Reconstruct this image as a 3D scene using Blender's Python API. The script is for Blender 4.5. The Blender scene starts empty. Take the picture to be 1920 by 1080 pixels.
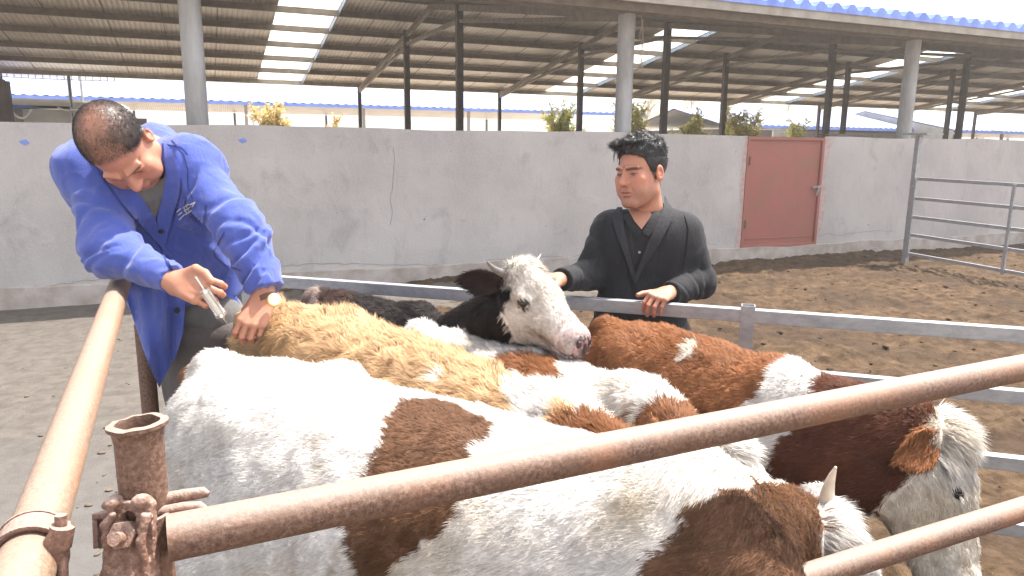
import bpy, bmesh, math, random
import numpy as np
from mathutils import Vector, Matrix
from mathutils.geometry import delaunay_2d_cdt

# ------------------------------------------------------------------ camera, sky, sun, exposure
S = bpy.context.scene
COL = S.collection
TH = math.radians(22.9)          # the camera looks 22.9 degrees right of the wall's normal
PITCH = math.radians(11.1); ROLL = 0.0109; EYE = 1.65; FPX = 1370.0
_f = Vector((math.sin(TH)*math.cos(PITCH), math.cos(TH)*math.cos(PITCH), -math.sin(PITCH)))
_r0 = Vector((math.cos(TH), -math.sin(TH), 0)); _u0 = _r0.cross(_f)
_r = (_r0*math.cos(ROLL) + _u0*math.sin(ROLL)).normalized(); _u = _r.cross(_f).normalized()
CAMLOC = Vector((0, 0, EYE))
cd = bpy.data.cameras.new('camera'); cam = bpy.data.objects.new('camera', cd); COL.objects.link(cam)
cd.sensor_width = 36; cd.lens = FPX*36/1920; cd.clip_start = 0.05; cd.clip_end = 2000
cam.matrix_world = Matrix(((_r.x, _u.x, -_f.x, 0), (_r.y, _u.y, -_f.y, 0), (_r.z, _u.z, -_f.z, EYE), (0, 0, 0, 1)))
S.camera = cam
SUN_EL = math.radians(67); SUN_AZ = TH + math.radians(57)      # azimuth measured from +Y towards +X
w = bpy.data.worlds.new('World'); S.world = w; w.use_nodes = True
nt = w.node_tree; bg = nt.nodes['Background']; bg.inputs[1].default_value = 0.15
sky = nt.nodes.new('ShaderNodeTexSky'); sky.sky_type = 'NISHITA'; sky.sun_disc = False
sky.sun_elevation = SUN_EL; sky.sun_rotation = SUN_AZ; sky.dust_density = 2.5; sky.air_density = 0.7; sky.ozone_density = 0.6
hs0 = nt.nodes.new('ShaderNodeHueSaturation'); hs0.inputs['Saturation'].default_value = .30; nt.links.new(sky.outputs[0], hs0.inputs['Color']); nt.links.new(hs0.outputs[0], bg.inputs[0])
sd = bpy.data.lights.new('sun', 'SUN'); sd.energy = 3.2; sd.angle = math.radians(0.55); sd.color = (1, .945, .865)
sun = bpy.data.objects.new('sun', sd); COL.objects.link(sun)
sv = Vector((math.sin(SUN_AZ)*math.cos(SUN_EL), math.cos(SUN_AZ)*math.cos(SUN_EL), math.sin(SUN_EL)))
sun.rotation_euler = sv.to_track_quat('Z', 'Y').to_euler()
S.view_settings.view_transform = 'Standard'; S.view_settings.look = 'None'
S.view_settings.exposure = 1.82; S.view_settings.gamma = 1
S.cycles.max_bounces = 8; S.cycles.transparent_max_bounces = 12
try: S.cycles.use_denoising = True
except Exception: pass

def P(px, py, d):
    """a world point at depth d in front of the camera, for measured places in the photograph"""
    x = (px-960)/FPX*d; y = (540-py)/FPX*d
    return CAMLOC + _r*x + _u*y + _f*d
RAX, UAX, TAX = np.array(_r), np.array(_u), -np.array(_f)      # right, up, towards the camera

# ------------------------------------------------------------------ tagging
def tag(o, label=None, cat=None, group=None, kind=None):
    if label: o['label'] = label
    if cat: o['category'] = cat
    if group: o['group'] = group
    if kind: o['kind'] = kind
    return o
def empty(name, loc, label, cat, group=None, rz=0):
    o = bpy.data.objects.new(name, None); COL.objects.link(o); o.location = loc; o.rotation_euler = (0, 0, rz)
    o.empty_display_size = .1
    return tag(o, label, cat, group)
def link(name, me, mat, parent=None, world=False):
    o = bpy.data.objects.new(name, me); COL.objects.link(o)
    if mat is not None and len(me.materials) == 0:
        for m in (mat if isinstance(mat, (list, tuple)) else [mat]): me.materials.append(m)
    if parent is not None:
        o.parent = parent
        if world:      # vertices were given in world space
            p = parent; loc = Vector((0, 0, 0))
            while p is not None: loc += p.location; p = p.parent
            o.location = -loc
    return o
def meshnp(name, V, F, smooth=True, F3=None):
    """mesh from numpy verts and quad faces (n,4) and optional triangles (m,3)"""
    me = bpy.data.meshes.new(name)
    V = np.asarray(V, np.float32); nq = 0 if F is None else len(F); n3 = 0 if F3 is None else len(F3)
    me.vertices.add(len(V)); me.vertices.foreach_set('co', V.ravel())
    idx = []; 
    if nq: idx.append(np.asarray(F, np.int32).ravel())
    if n3: idx.append(np.asarray(F3, np.int32).ravel())
    idx = np.concatenate(idx); me.loops.add(len(idx)); me.loops.foreach_set('vertex_index', idx)
    st = np.concatenate([np.arange(nq)*4, nq*4+np.arange(n3)*3]).astype(np.int32)
    me.polygons.add(nq+n3); me.polygons.foreach_set('loop_start', st)
    try: me.polygons.foreach_set('loop_total', np.concatenate([np.full(nq, 4), np.full(n3, 3)]).astype(np.int32))
    except Exception: pass
    me.update(calc_edges=True)
    if smooth: me.polygons.foreach_set('use_smooth', np.ones(nq+n3, bool))
    return me
def setcol(me, C, name='col'):
    a = me.color_attributes.new(name, 'FLOAT_COLOR', 'POINT')
    C = np.asarray(C, np.float32); C4 = np.ones((len(me.vertices), 4), np.float32); C4[:, :3] = C
    a.data.foreach_set('color', C4.ravel())

# ------------------------------------------------------------------ numpy noise
def _h(ix, iy, iz, seed):
    h = (ix.astype(np.int64)*374761393 + iy.astype(np.int64)*668265263 + iz.astype(np.int64)*2147483647 + seed*1274126177) & 0xffffffff
    h = ((h ^ (h >> 13))*1274126177) & 0xffffffff
    h = ((h ^ (h >> 15))*2246822519) & 0xffffffff
    return ((h ^ (h >> 16)) & 0xffffff).astype(np.float32)/float(0xffffff)*2-1
def vnoise(p, sc, seed=0):
    q = p*sc; i = np.floor(q).astype(np.int64); f = (q-i).astype(np.float32); f = f*f*(3-2*f)
    r = 0
    for a in (0, 1):
        for b in (0, 1):
            for c in (0, 1):
                wgt = (f[:, 0] if a else 1-f[:, 0])*(f[:, 1] if b else 1-f[:, 1])*(f[:, 2] if c else 1-f[:, 2])
                r = r + wgt*_h(i[:, 0]+a, i[:, 1]+b, i[:, 2]+c, seed)
    return r
def fbm(p, sc, oct=3, seed=0):
    r = 0; a = 1; t = 0
    for k in range(oct): r = r + a*vnoise(p, sc*2**k, seed+k*17); t += a; a *= .5
    return r/t

# ------------------------------------------------------------------ distance functions and surface nets
A_ = lambda v: np.array(v, np.float32)
def cap(p, a, b, ra, rb=None):
    rb = ra if rb is None else rb
    a = A_(a); b = A_(b); ab = b-a; t = np.clip(((p-a)@ab)/max(float(ab@ab), 1e-9), 0, 1)
    return np.linalg.norm(p-a-t[:, None]*ab, axis=1) - (ra+(rb-ra)*t)
def ell(p, c, r, M=None):
    q = p-A_(c)
    if M is not None: q = q@A_(M)            # columns of M are the ellipsoid's axes
    r = A_(r); k0 = np.linalg.norm(q/r, axis=1); k1 = np.linalg.norm(q/(r*r), axis=1)
    return k0*(k0-1)/np.maximum(k1, 1e-6)
def smin(k, *ds):
    r = ds[0]
    for d in ds[1:]:
        h = np.maximum(k-np.abs(r-d), 0)/k; r = np.minimum(r, d)-h*h*k*.25
    return r
def ssub(k, a, b):      # a minus b
    return -smin(k, -a, b)
def nets(f, lo, hi, h, B=8):
    lo = A_(lo); n = np.maximum(np.ceil((A_(hi)-lo)/h/B).astype(int), 1)
    N = n*B
    bc = np.stack(np.meshgrid(*[np.arange(k) for k in n], indexing='ij'), -1).reshape(-1, 3)
    cen = lo+(bc*B+(B-1)/2.0)*h
    vc = f(cen.astype(np.float32))
    rad = B*h*0.87*1.35
    act = np.abs(vc) < rad
    G = np.empty(tuple(N), np.float32)
    G.reshape(n[0], B, n[1], B, n[2], B)[:] = vc.reshape(n[0], 1, n[1], 1, n[2], 1)
    ab = bc[act]; off = np.stack(np.meshgrid(*[np.arange(B)]*3, indexing='ij'), -1).reshape(-1, 3)
    for s in range(0, len(ab), 400):
        blk = ab[s:s+400]; ii = (blk[:, None, :]*B+off[None]).reshape(-1, 3)
        v = f((lo+ii*h).astype(np.float32)); G[ii[:, 0], ii[:, 1], ii[:, 2]] = v
    ins = G < 0
    c = [ins[a:N[0]-1+a, b:N[1]-1+b, d:N[2]-1+d] for a in (0, 1) for b in (0, 1) for d in (0, 1)]
    sm = sum(x.astype(np.int8) for x in c); cells = np.argwhere((sm > 0) & (sm < 8))
    vid = np.full(tuple(N-1), -1, np.int32); vid[cells[:, 0], cells[:, 1], cells[:, 2]] = np.arange(len(cells))
    acc = np.zeros((len(cells), 3), np.float32); cnt = np.zeros(len(cells), np.float32)
    corners = [(a, b, d) for a in (0, 1) for b in (0, 1) for d in (0, 1)]
    cv = {q: G[cells[:, 0]+q[0], cells[:, 1]+q[1], cells[:, 2]+q[2]] for q in corners}
    for q in corners:
        for ax in range(3):
            if q[ax] == 0:
                q2 = list(q); q2[ax] = 1; q2 = tuple(q2); v0, v1 = cv[q], cv[q2]; m = (v0 < 0) != (v1 < 0)
                t = v0/np.where(m, v0-v1, 1); pt = np.tile(np.array(q, np.float32), (len(cells), 1)); pt[:, ax] = t
                acc[m] += pt[m]; cnt[m] += 1
    V = lo+(cells+acc/cnt[:, None])*h
    Q = []
    for ax in range(3):
        u, v = [(1, 2), (2, 0), (0, 1)][ax]
        sl0 = [slice(None)]*3; sl1 = [slice(None)]*3; sl0[ax] = slice(0, -1); sl1[ax] = slice(1, None)
        d = ins[tuple(sl0)] != ins[tuple(sl1)]; e = np.argwhere(d)
        e = e[(e[:, u] > 0) & (e[:, v] > 0) & (e[:, u] < N[u]-1) & (e[:, v] < N[v]-1)]
        if not len(e): continue
        def g(du, dv):
            k = e.copy(); k[:, u] += du; k[:, v] += dv; return vid[k[:, 0], k[:, 1], k[:, 2]]
        q = np.stack([g(-1, -1), g(0, -1), g(0, 0), g(-1, 0)], 1)
        flip = ~ins[e[:, 0], e[:, 1], e[:, 2]]; q[flip] = q[flip][:, ::-1]
        Q.append(q)
    Q = np.concatenate(Q); Q = Q[(Q >= 0).all(1)]
    return V, Q
def grad(f, p, e=.002):
    g = np.stack([f(p+A_(d)*e)-f(p-A_(d)*e) for d in ((1, 0, 0), (0, 1, 0), (0, 0, 1))], 1)
    return g/np.maximum(np.linalg.norm(g, axis=1, keepdims=True), 1e-9)

# ------------------------------------------------------------------ materials
def lin(c):      # srgb 0..255 to linear
    return tuple(((v/255+.055)/1.055)**2.4 if v/255 > .04045 else v/255/12.92 for v in c)
class NT:
    def __init__(s, name):
        s.m = bpy.data.materials.new(name); s.m.use_nodes = True; s.t = s.m.node_tree
        s.b = s.t.nodes['Principled BSDF']; s.out = s.t.nodes['Material Output']
        s.tc = s.t.nodes.new('ShaderNodeTexCoord').outputs['Object']
    def n(s, t, **k):
        x = s.t.nodes.new(t)
        for a, v in k.items():
            if a.startswith('i_'):
                key = a[2:]; key = int(key) if key.isdigit() else key.replace('_', ' ')
                if hasattr(v, 'is_output'): s.t.links.new(v, x.inputs[key])
                else: x.inputs[key].default_value = v
            else: setattr(x, a, v)
        return x
    def L(s, a, b): s.t.links.new(a, b)
    def mapv(s, scale=(1, 1, 1), vec=None):
        return s.n('ShaderNodeMapping', i_Vector=vec or s.tc, i_Scale=scale).outputs[0]
    def noise(s, sc, det=4, rough=.55, vec=None, dist=0):
        x = s.n('ShaderNodeTexNoise', i_Scale=sc, i_Detail=det, i_Roughness=rough, i_Distortion=dist)
        s.L(vec or s.tc, x.inputs['Vector']); return x.outputs[0]
    def ramp(s, fac, *stops):
        x = s.t.nodes.new('ShaderNodeValToRGB'); e = x.color_ramp.elements
        while len(e) < len(stops): e.new(.5)
        for q, (p, c) in zip(e, stops): q.position = p; q.color = (c if hasattr(c, '__len__') else (c,)*3)[:3]+(1,)
        s.L(fac, x.inputs[0]); return x.outputs[0]
    def mix(s, fac, a, b, mode='MIX'):
        x = s.n('ShaderNodeMix', data_type='RGBA', blend_type=mode)
        for i, v in ((0, fac), (6, a), (7, b)):
            if hasattr(v, 'is_output'): s.L(v, x.inputs[i])
            else: x.inputs[i].default_value = v if i == 0 else tuple(v)[:3]+(1,)
        return x.outputs[2]
    def bump(s, h, strength, dist=.01):
        x = s.n('ShaderNodeBump', i_Strength=strength, i_Distance=dist, i_Height=h)
        s.L(x.outputs[0], s.b.inputs['Normal']); return x
    def base(s, c):
        if hasattr(c, 'is_output'): s.L(c, s.b.inputs['Base Color'])
        else: s.b.inputs['Base Color'].default_value = tuple(c)[:3]+(1,)
    def set(s, **k):
        for a, v in k.items():
            i = s.b.inputs[a.replace('_', ' ')]
            if hasattr(v, 'is_output'): s.L(v, i)
            else: i.default_value = v
def simple(name, c1, c2=None, sc=8, rough=.7, metal=0, bump=0, bsc=60, bd=.003, stretch=(1, 1, 1), lo=.35, hi=.65, coat=0, **k):
    t = NT(name); v = t.mapv(stretch)
    c2 = c2 or tuple(x*.75 for x in c1)
    t.base(t.ramp(t.noise(sc, 5, .6, v), (lo, c1), (hi, c2))); t.set(Roughness=rough, Metallic=metal, **k)
    if bump: t.bump(t.noise(bsc, 4, .6, v), bump, bd)
    return t.m

M = {}
# plastered concrete wall: pale grey with darker clouds, streaks, a pale footing band
t = NT('wall_plaster')
big = t.noise(.9, 5, .6); med = t.noise(3.2, 6, .62, t.mapv((1, 1, .7)), .6); fine = t.noise(40, 4, .6)
c = t.ramp(big, (.36, (.37, .343, .33)), (.62, (.465, .433, .415)))
blot = t.ramp(med, (.55, 0), (.74, 1)); c = t.mix(t.n('ShaderNodeMath', operation='MULTIPLY', i_0=blot, i_1=.5).outputs[0], c, (.22, .205, .20))
streak = t.ramp(t.noise(5, 5, .6, t.mapv((2.2, 1, .25)), .3), (.58, 0), (.8, 1)); c = t.mix(t.n('ShaderNodeMath', operation='MULTIPLY', i_0=streak, i_1=.35).outputs[0], c, (.27, .25, .24))
c = t.mix(t.n('ShaderNodeMath', operation='MULTIPLY', i_0=t.ramp(fine, (.4, 0), (.7, 1)), i_1=.18).outputs[0], c, (.56, .54, .53))
sep = t.n('ShaderNodeSeparateXYZ', i_Vector=t.tc).outputs[2]
zz = t.n('ShaderNodeMath', operation='ADD', i_0=sep, i_1=t.n('ShaderNodeMath', operation='MULTIPLY', i_0=big, i_1=.12).outputs[0]).outputs[0]
mud = t.ramp(zz, (.06, 1), (.16, 0)); c = t.mix(t.n('ShaderNodeMath', operation='MULTIPLY', i_0=mud, i_1=.5).outputs[0], c, (.2, .15, .11))
t.base(c); t.set(Roughness=.9)
hh = t.n('ShaderNodeMath', operation='ADD', i_0=med, i_1=t.n('ShaderNodeMath', operation='MULTIPLY', i_0=fine, i_1=.25).outputs[0]).outputs[0]
t.bump(hh, .6, .03); M['wall'] = t.m
M['footing'] = simple('footing', (.45, .40, .37), (.3, .25, .21), 4, .9, bump=.5, bsc=30, bd=.01)
# trampled dung and soil
t = NT('dung_soil')
a = t.noise(7, 8, .7); b = t.noise(55, 5, .7); d_ = t.noise(1.1, 3, .5)
c = t.ramp(a, (.32, (.030, .018, .010)), (.5, (.085, .053, .030)), (.7, (.15, .099, .058)))
c = t.mix(t.ramp(d_, (.45, 0), (.6, .6)), c, (.05, .033, .023)); vor = t.n('ShaderNodeTexVoronoi', i_Vector=t.mapv((1, 3.3, 1)), i_Scale=26.0).outputs[0]
straw = t.ramp(vor, (.035, 1), (.06, 0)); c = t.mix(t.n('ShaderNodeMath', operation='MULTIPLY', i_0=straw, i_1=t.ramp(b, (.5, 0), (.56, 1))).outputs[0], c, (.42, .33, .2))
t.base(c); t.set(Roughness=.97, Specular_IOR_Level=.15)
hh = t.n('ShaderNodeMath', operation='ADD', i_0=a, i_1=t.n('ShaderNodeMath', operation='MULTIPLY', i_0=b, i_1=.35).outputs[0]).outputs[0]
t.bump(hh, 1, .035); M['soil'] = t.m
# dusty concrete yard
t = NT('yard_concrete')
a = t.noise(1.6, 6, .6); b = t.noise(70, 4, .6); e_ = t.noise(9, 6, .65, None, .5)
c = t.ramp(a, (.35, (.078, .075, .074)), (.65, (.118, .113, .11)))
sep = t.n('ShaderNodeSeparateXYZ', i_Vector=t.tc).outputs[1]
yy = t.n('ShaderNodeMath', operation='ADD', i_0=sep, i_1=t.n('ShaderNodeMath', operation='MULTIPLY', i_0=a, i_1=2.5).outputs[0]).outputs[0]
mr = t.n('ShaderNodeMapRange', i_0=yy, i_1=3.6, i_2=6.3).outputs[0]
c = t.mix(mr, c, t.ramp(e_, (.35, (.066, .054, .044)), (.7, (.115, .10, .086))))
c = t.mix(t.ramp(e_, (.6, 0), (.75, .55)), c, (.09, .07, .05)); c = t.mix(t.ramp(b, (.63, 0), (.72, .5)), c, (.06, .05, .045))
t.base(c); t.set(Roughness=.92); t.bump(t.n('ShaderNodeMath', operation='ADD', i_0=e_, i_1=b).outputs[0], .5, .008); M['yard'] = t.m
# rusty painted steel pipe
def rust(name, pale, mid, dark, dust=.5, bumpd=.0016):
    t = NT(name); a = t.noise(22, 6, .7); b = t.noise(160, 4, .75); c0 = t.noise(5, 3, .5)
    c = t.ramp(b, (.33, dark), (.5, mid), (.68, pale)); c = t.mix(t.ramp(a, (.45, 0), (.7, .8)), c, mid)
    c = t.mix(t.ramp(c0, (.5, 0), (.7, .55)), c, (.30, .13, .065)); nz = t.n('ShaderNodeSeparateXYZ', i_Vector=t.n('ShaderNodeNewGeometry').outputs['Normal']).outputs[2]
    f = t.n('ShaderNodeMath', operation='MULTIPLY', i_0=t.ramp(nz, (.35, 0), (.85, 1)), i_1=dust).outputs[0]
    c = t.mix(f, c, (.46, .38, .33)); t.base(c); t.set(Roughness=.62, Specular_IOR_Level=.4); t.bump(t.n('ShaderNodeMath', operation='ADD', i_0=a, i_1=b).outputs[0], .6, bumpd)
    return t.m
M['rust'] = rust('rusty_pipe_steel', (.24, .155, .115), (.14, .078, .053), (.065, .032, .02), .34)
M['rust_light'] = rust('sand_coloured_pipe_steel', (.30, .205, .14), (.215, .14, .092), (.13, .07, .043), .22)
M['rust_dark'] = rust('rusty_clamp_steel', (.33, .22, .18), (.2, .115, .085), (.1, .05, .035), .35, .004)
t = NT('galvanised_steel'); a = t.noise(14, 5, .7, t.mapv((1, 1, 2))); v_ = t.n('ShaderNodeTexVoronoi', i_Scale=60.0, i_Vector=t.tc).outputs[1]
c = t.ramp(a, (.3, (.26, .265, .28)), (.6, (.38, .385, .40))); c = t.mix(.0, c, v_); c = t.mix(t.ramp(t.noise(6, 6, .7), (.62, 0), (.74, .6)), c, (.22, .19, .17))
t.base(c); t.set(Metallic=.45, Roughness=.5); t.bump(a, .15, .002); M['galv'] = t.m
M['galv_dull'] = simple('dull_zinc_steel', (.34, .36, .37), (.25, .26, .26), 12, .5, .5, .2)
M['pale_col'] = simple('pale_painted_column', (.46, .46, .47), (.30, .285, .275), 5, .6, .1, .15, 40, stretch=(1, 1, .25))
M['dark_steel'] = simple('dark_brown_painted_steel', (.14, .112, .09), (.09, .072, .06), 6, .65, .1, .1)
M['mid_steel'] = simple('grey_brown_truss_steel', (.27, .225, .185), (.19, .16, .13), 6, .65, .1)
# underside insulation foil of the roof
t = NT('roof_underside')
a = t.noise(1.3, 4, .6); wv = t.n('ShaderNodeTexWave', bands_direction='X', i_Vector=t.tc, i_Scale=2.6, i_Distortion=.4, i_Detail=2.0).outputs[0]; wr = t.noise(9, 4, .6, t.mapv((1.4, .35, 1)), 1)
c = t.ramp(a, (.35, (.56, .49, .43)), (.65, (.70, .63, .56))); c = t.mix(t.ramp(wr, (.5, 0), (.8, .6)), c, (.52, .47, .42)); c = t.mix(t.ramp(wv, (.0, .35), (.25, 0)), c, (.18, .15, .13))
t.base(c); t.set(Roughness=.45, Metallic=.25); t.bump(t.n('ShaderNodeMath', operation='ADD', i_0=wr, i_1=wv).outputs[0], .5, .03); M['underside'] = t.m
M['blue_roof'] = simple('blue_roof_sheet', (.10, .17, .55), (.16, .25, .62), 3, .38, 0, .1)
M['pale_blue_roof'] = simple('glare_paled_blue_roof_sheet', (.26, .33, .66), (.36, .42, .70), 2, .35, 0, .1)  # blue lightened so the sun glare on the far roofs is in the colour
M['gutter'] = simple('buff_gutter_trim', (.38, .345, .30), (.28, .24, .2), 5, .7)
M['frp'] = NT('translucent_roof_sheet'); _t = M['frp']; _t.base((.85, .86, .84)); _t.set(Roughness=.4, Transmission_Weight=.0)
tr = _t.n('ShaderNodeBsdfTranslucent', i_Color=(.95, .95, .92, 1)); mx = _t.n('ShaderNodeMixShader', i_0=.75); _t.L(_t.b.outputs[0], mx.inputs[1]); _t.L(tr.outputs[0], mx.inputs[2])
_t.L(mx.outputs[0], _t.out.inputs[0]); M['frp'] = _t.m
t = NT('red_painted_steel'); a = t.noise(2.2, 5, .6); b = t.noise(9, 6, .65, t.mapv((1, 1, .5)), .5)
c = t.ramp(a, (.35, (.33, .095, .08)), (.65, (.27, .095, .062))); c = t.mix(t.ramp(b, (.48, 0), (.70, .65)), c, (.22, .12, .07)); c = t.mix(t.ramp(t.noise(60, 4, .6), (.6, 0), (.75, .35)), c, (.5, .3, .25))
t.base(c); t.set(Roughness=.6); t.bump(b, .15, .01); M['red'] = t.m
M['red_over'] = simple('pink_overspray', (.50, .24, .23), (.45, .33, .32), 6, .9)
M['white_wall'] = simple('white_render', (.62, .61, .59), (.5, .49, .47), 2, .9)
M['grey_wall'] = simple('grey_render', (.40, .385, .37), (.30, .285, .27), 2, .9)
M['shade_in'] = simple('painted_shed_shade', (.12, .105, .095), (.08, .07, .065), 2, .9)  # dark fill that paints in the shade under the low shed's roof
M['cable'] = simple('white_cable_sheath', (.75, .74, .72), None, 8, .5)
# ------------------------------------------------------------------ mesh helpers for hard things
class MB:
    def __init__(s): s.v = []; s.f = []
    def add(s, v, f):
        o = len(s.v); s.v += [tuple(q) for q in v]; s.f += [tuple(i+o for i in q) for q in f]; return s
    def box(s, c, size, R=None):
        c = Vector(c); hx, hy, hz = [q/2 for q in size]
        v = [Vector((x, y, z)) for x in (-hx, hx) for y in (-hy, hy) for z in (-hz, hz)]
        if R is not None: v = [R@q for q in v]
        return s.add([q+c for q in v], [(0, 1, 3, 2), (4, 6, 7, 5), (0, 4, 5, 1), (2, 3, 7, 6), (0, 2, 6, 4), (1, 5, 7, 3)])
    def bar(s, a, b, wd, ht, up=(0, 0, 1)):       # rectangular bar between two points
        a = Vector(a); b = Vector(b); d = (b-a).normalized(); u = Vector(up); sd_ = d.cross(u).normalized(); u = sd_.cross(d)
        v = [p+sd_*x*wd/2+u*y*ht/2 for p in (a, b) for x, y in ((-1, -1), (1, -1), (1, 1), (-1, 1))]
        return s.add(v, [(3, 2, 1, 0), (4, 5, 6, 7), (0, 1, 5, 4), (1, 2, 6, 5), (2, 3, 7, 6), (3, 0, 4, 7)])
    def tube(s, pts, r, n=12, cap=True):
        pts = [Vector(p) for p in pts]; rs = r if hasattr(r, '__len__') else [r]*len(pts); o = len(s.v); ref = None; V = []; F = []
        for i, p in enumerate(pts):
            d = (pts[min(i+1, len(pts)-1)]-pts[max(i-1, 0)]).normalized()
            if ref is None: ref = d.orthogonal().normalized()
            ref = (ref-d*ref.dot(d)).normalized(); bb = d.cross(ref)
            for k in range(n): a = 2*math.pi*k/n; V.append(p+(ref*math.cos(a)+bb*math.sin(a))*rs[i])
        for i in range(len(pts)-1):
            for k in range(n): F.append((i*n+k, i*n+(k+1) % n, (i+1)*n+(k+1) % n, (i+1)*n+k))
        if cap: F.append(tuple(range(n))[::-1]); F.append(tuple((len(pts)-1)*n+k for k in range(n)))
        return s.add(V, F)
    def obj(s, name, mat, parent=None, smooth=False, bevel=0, world=False):
        me = bpy.data.meshes.new(name); me.from_pydata(s.v, [], s.f)
        bm = bmesh.new(); bm.from_mesh(me); bmesh.ops.recalc_face_normals(bm, faces=bm.faces)
        if bevel:
            bmesh.ops.bevel(bm, geom=[e for e in bm.edges if len(e.link_faces) == 2 and e.calc_face_angle(0) > .6], offset=bevel, segments=2, affect='EDGES', profile=.6)
        bm.to_mesh(me); bm.free()
        if smooth:
            me.polygons.foreach_set('use_smooth', [True]*len(me.polygons))
            try: me.set_sharp_from_angle(angle=.7)
            except Exception: pass
        return link(name, me, mat, parent, world)

# ------------------------------------------------------------------ ground
WY = 8.4      # inner face of the yard wall
def sheet(name, xs, ys, zf, mat):
    X, Y = np.meshgrid(xs, ys, indexing='ij'); p = np.stack([X.ravel(), Y.ravel(), np.zeros(X.size)], 1).astype(np.float32)
    p[:, 2] = zf(p); nx, ny = len(xs), len(ys); i = np.arange(nx-1)[:, None]*ny+np.arange(ny-1)[None]
    return link(name, meshnp(name, p, np.stack([i, i+ny, i+ny+1, i+1], -1).reshape(-1, 4)), mat)
g0 = sheet('ground', [-300, -60, -20, 0, 20, 60, 360], [-80, 0, 30, 60, 200, 320], lambda p: np.full(len(p), -.09), simple('dry_earth', (.50, .44, .36), (.42, .36, .29), .4, .95)); tag(g0, kind='structure')
def soilz(p):
    z = .040*fbm(p, 2.2, 3, 3)+.034*fbm(p, 9, 3, 5)+.020*np.abs(vnoise(p, 24, 9))-.03*np.clip(vnoise(p, 6, 19)-.45, 0, 1)
    z += .05*np.exp(-((p[:, 1]-WY)/.35)**2)*(fbm(p, 1.5, 2, 8)*.5+.9)
    return z-.012
g1 = sheet('soil_yard', np.concatenate([np.arange(-.2, 13, .035), np.arange(13, 30, .4)]), np.concatenate([np.arange(-3, 1, .4), np.arange(1, WY+.05, .035)]), soilz, M['soil']); tag(g1, kind='structure')
g2 = sheet('concrete_yard', np.arange(-9, -.19, .08), np.arange(-3, WY+.05, .08), lambda p: .006*fbm(p, 1.3, 3, 21)+.002+.02*np.clip(fbm(p, 3, 3, 4)-.15, 0, 1), M['yard']); tag(g2, kind='structure')
g3 = sheet('concrete_apron', np.arange(-.19, 4.4, .1), np.arange(6.95, WY+.04, .1), lambda p: .03+.006*fbm(p, 1.3, 3, 21)-.11*((p[:, 1] < 7.0) | (p[:, 0] > 4.25)), M['yard']); tag(g3, kind='structure')
# dung clods scattered on the yard floors: uncountable
rng = np.random.default_rng(4)
def clods(name, pts, sizes, mat, label):
    V = []; F = []; ico = bmesh.new(); bmesh.ops.create_icosphere(ico, subdivisions=2, radius=1); bv = np.array([v.co for v in ico.verts]); bf = np.array([[v.index for v in f.verts] for f in ico.faces]); ico.free()
    for k, (p, s_) in enumerate(zip(pts, sizes)):
        n_ = 1+.35*vnoise((bv*1.6+k*7.3).astype(np.float32), 1, 3)[:, None]; a = rng.uniform(0, 6.3); R = np.array([[math.cos(a), -math.sin(a), 0], [math.sin(a), math.cos(a), 0], [0, 0, 1]])
        q = (bv*n_*np.array([1, rng.uniform(.5, .9), rng.uniform(.3, .55)])*s_)@R.T+p; F.append(bf+len(V)*len(bv)); V.append(q)
    me = meshnp(name, np.concatenate(V), None, True, np.concatenate(F)); return tag(link(name, me, mat), label, 'dung', kind='stuff')
n = 520; pts = np.stack([rng.uniform(.8, 12, n), rng.uniform(1.2, 8.2, n), np.zeros(n)], 1); pts[:, 2] = soilz(pts.astype(np.float32))+.004
clods('dung_clods', pts, rng.uniform(.008, .032, n)**1.0, M['soil'], 'dry dark dung clods scattered on the soil yard')
n = 420; px = -.25-np.abs(rng.normal(0, 1, n))*.9; py = rng.uniform(.3, 7.5, n); px[:230] = -.2-np.abs(rng.normal(0, .16, 230)); py[:230] = rng.uniform(1.6, 4.4, 230)
pts = np.stack([px, py, np.full(n, .006)], 1)
clods('dung_crumbs', pts, rng.uniform(.004, .02, n), simple('dry_crumb', (.16, .12, .085), (.09, .07, .05), 20, .95), 'small dung crumbs and clods strewn on the grey concrete')

# ------------------------------------------------------------------ yard wall, red hatch door
HW = 1.815
wr_ = empty('yard_wall', (8, WY, 0), 'long grey plastered yard wall behind the two men', 'wall')
DX0, DX1, DZ0, DZ1 = 7.13, 8.56, .21, 1.80
def wz(x): return HW+.008*math.sin(x*1.7)+.006*math.sin(x*4.3)
for (x0, x1, z0, full) in ((-12, DX0, 0, 1), (DX1, 32, 0, 1), (DX0, DX1, 0, 0)):
    m = MB(); xs = np.arange(x0, x1+.01, .5) if full else [x0, x1]
    xs = list(xs); 
    if xs[-1] < x1-.01: xs.append(x1)
    for a, b in zip(xs[:-1], xs[1:]):
        za, zb = (wz(a), wz(b)) if full else (DZ0-.02, DZ0-.02)
        m.add([(a, 0, -.1), (b, 0, -.1), (b, 0, zb), (a, 0, za), (a, .24, -.1), (b, .24, -.1), (b, .24, zb), (a, .24, za)], [(0, 1, 2, 3), (5, 4, 7, 6), (3, 2, 6, 7)])
    o = m.obj('wall_panel', M['wall'], wr_); o.location = (-8, 0, 0)
# low footing ledge along the base, seen at the foot of the wall
m = MB(); zs = lambda x: .21+.012*math.sin(x*2.1)+.01*math.sin(x*6.1)
for a in np.arange(-9.0, 30, .5):
    b = a+.5; m.add([(a, -.035, -.1), (b, -.035, -.1), (b, -.03, zs(b)), (a, -.03, zs(a)), (b, 0.0, zs(b)+.006), (a, 0.0, zs(a)+.006)], [(0, 1, 2, 3), (3, 2, 4, 5)])
o = m.obj('footing', M['footing'], wr_); o.location = (-8, 0, 0)
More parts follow.
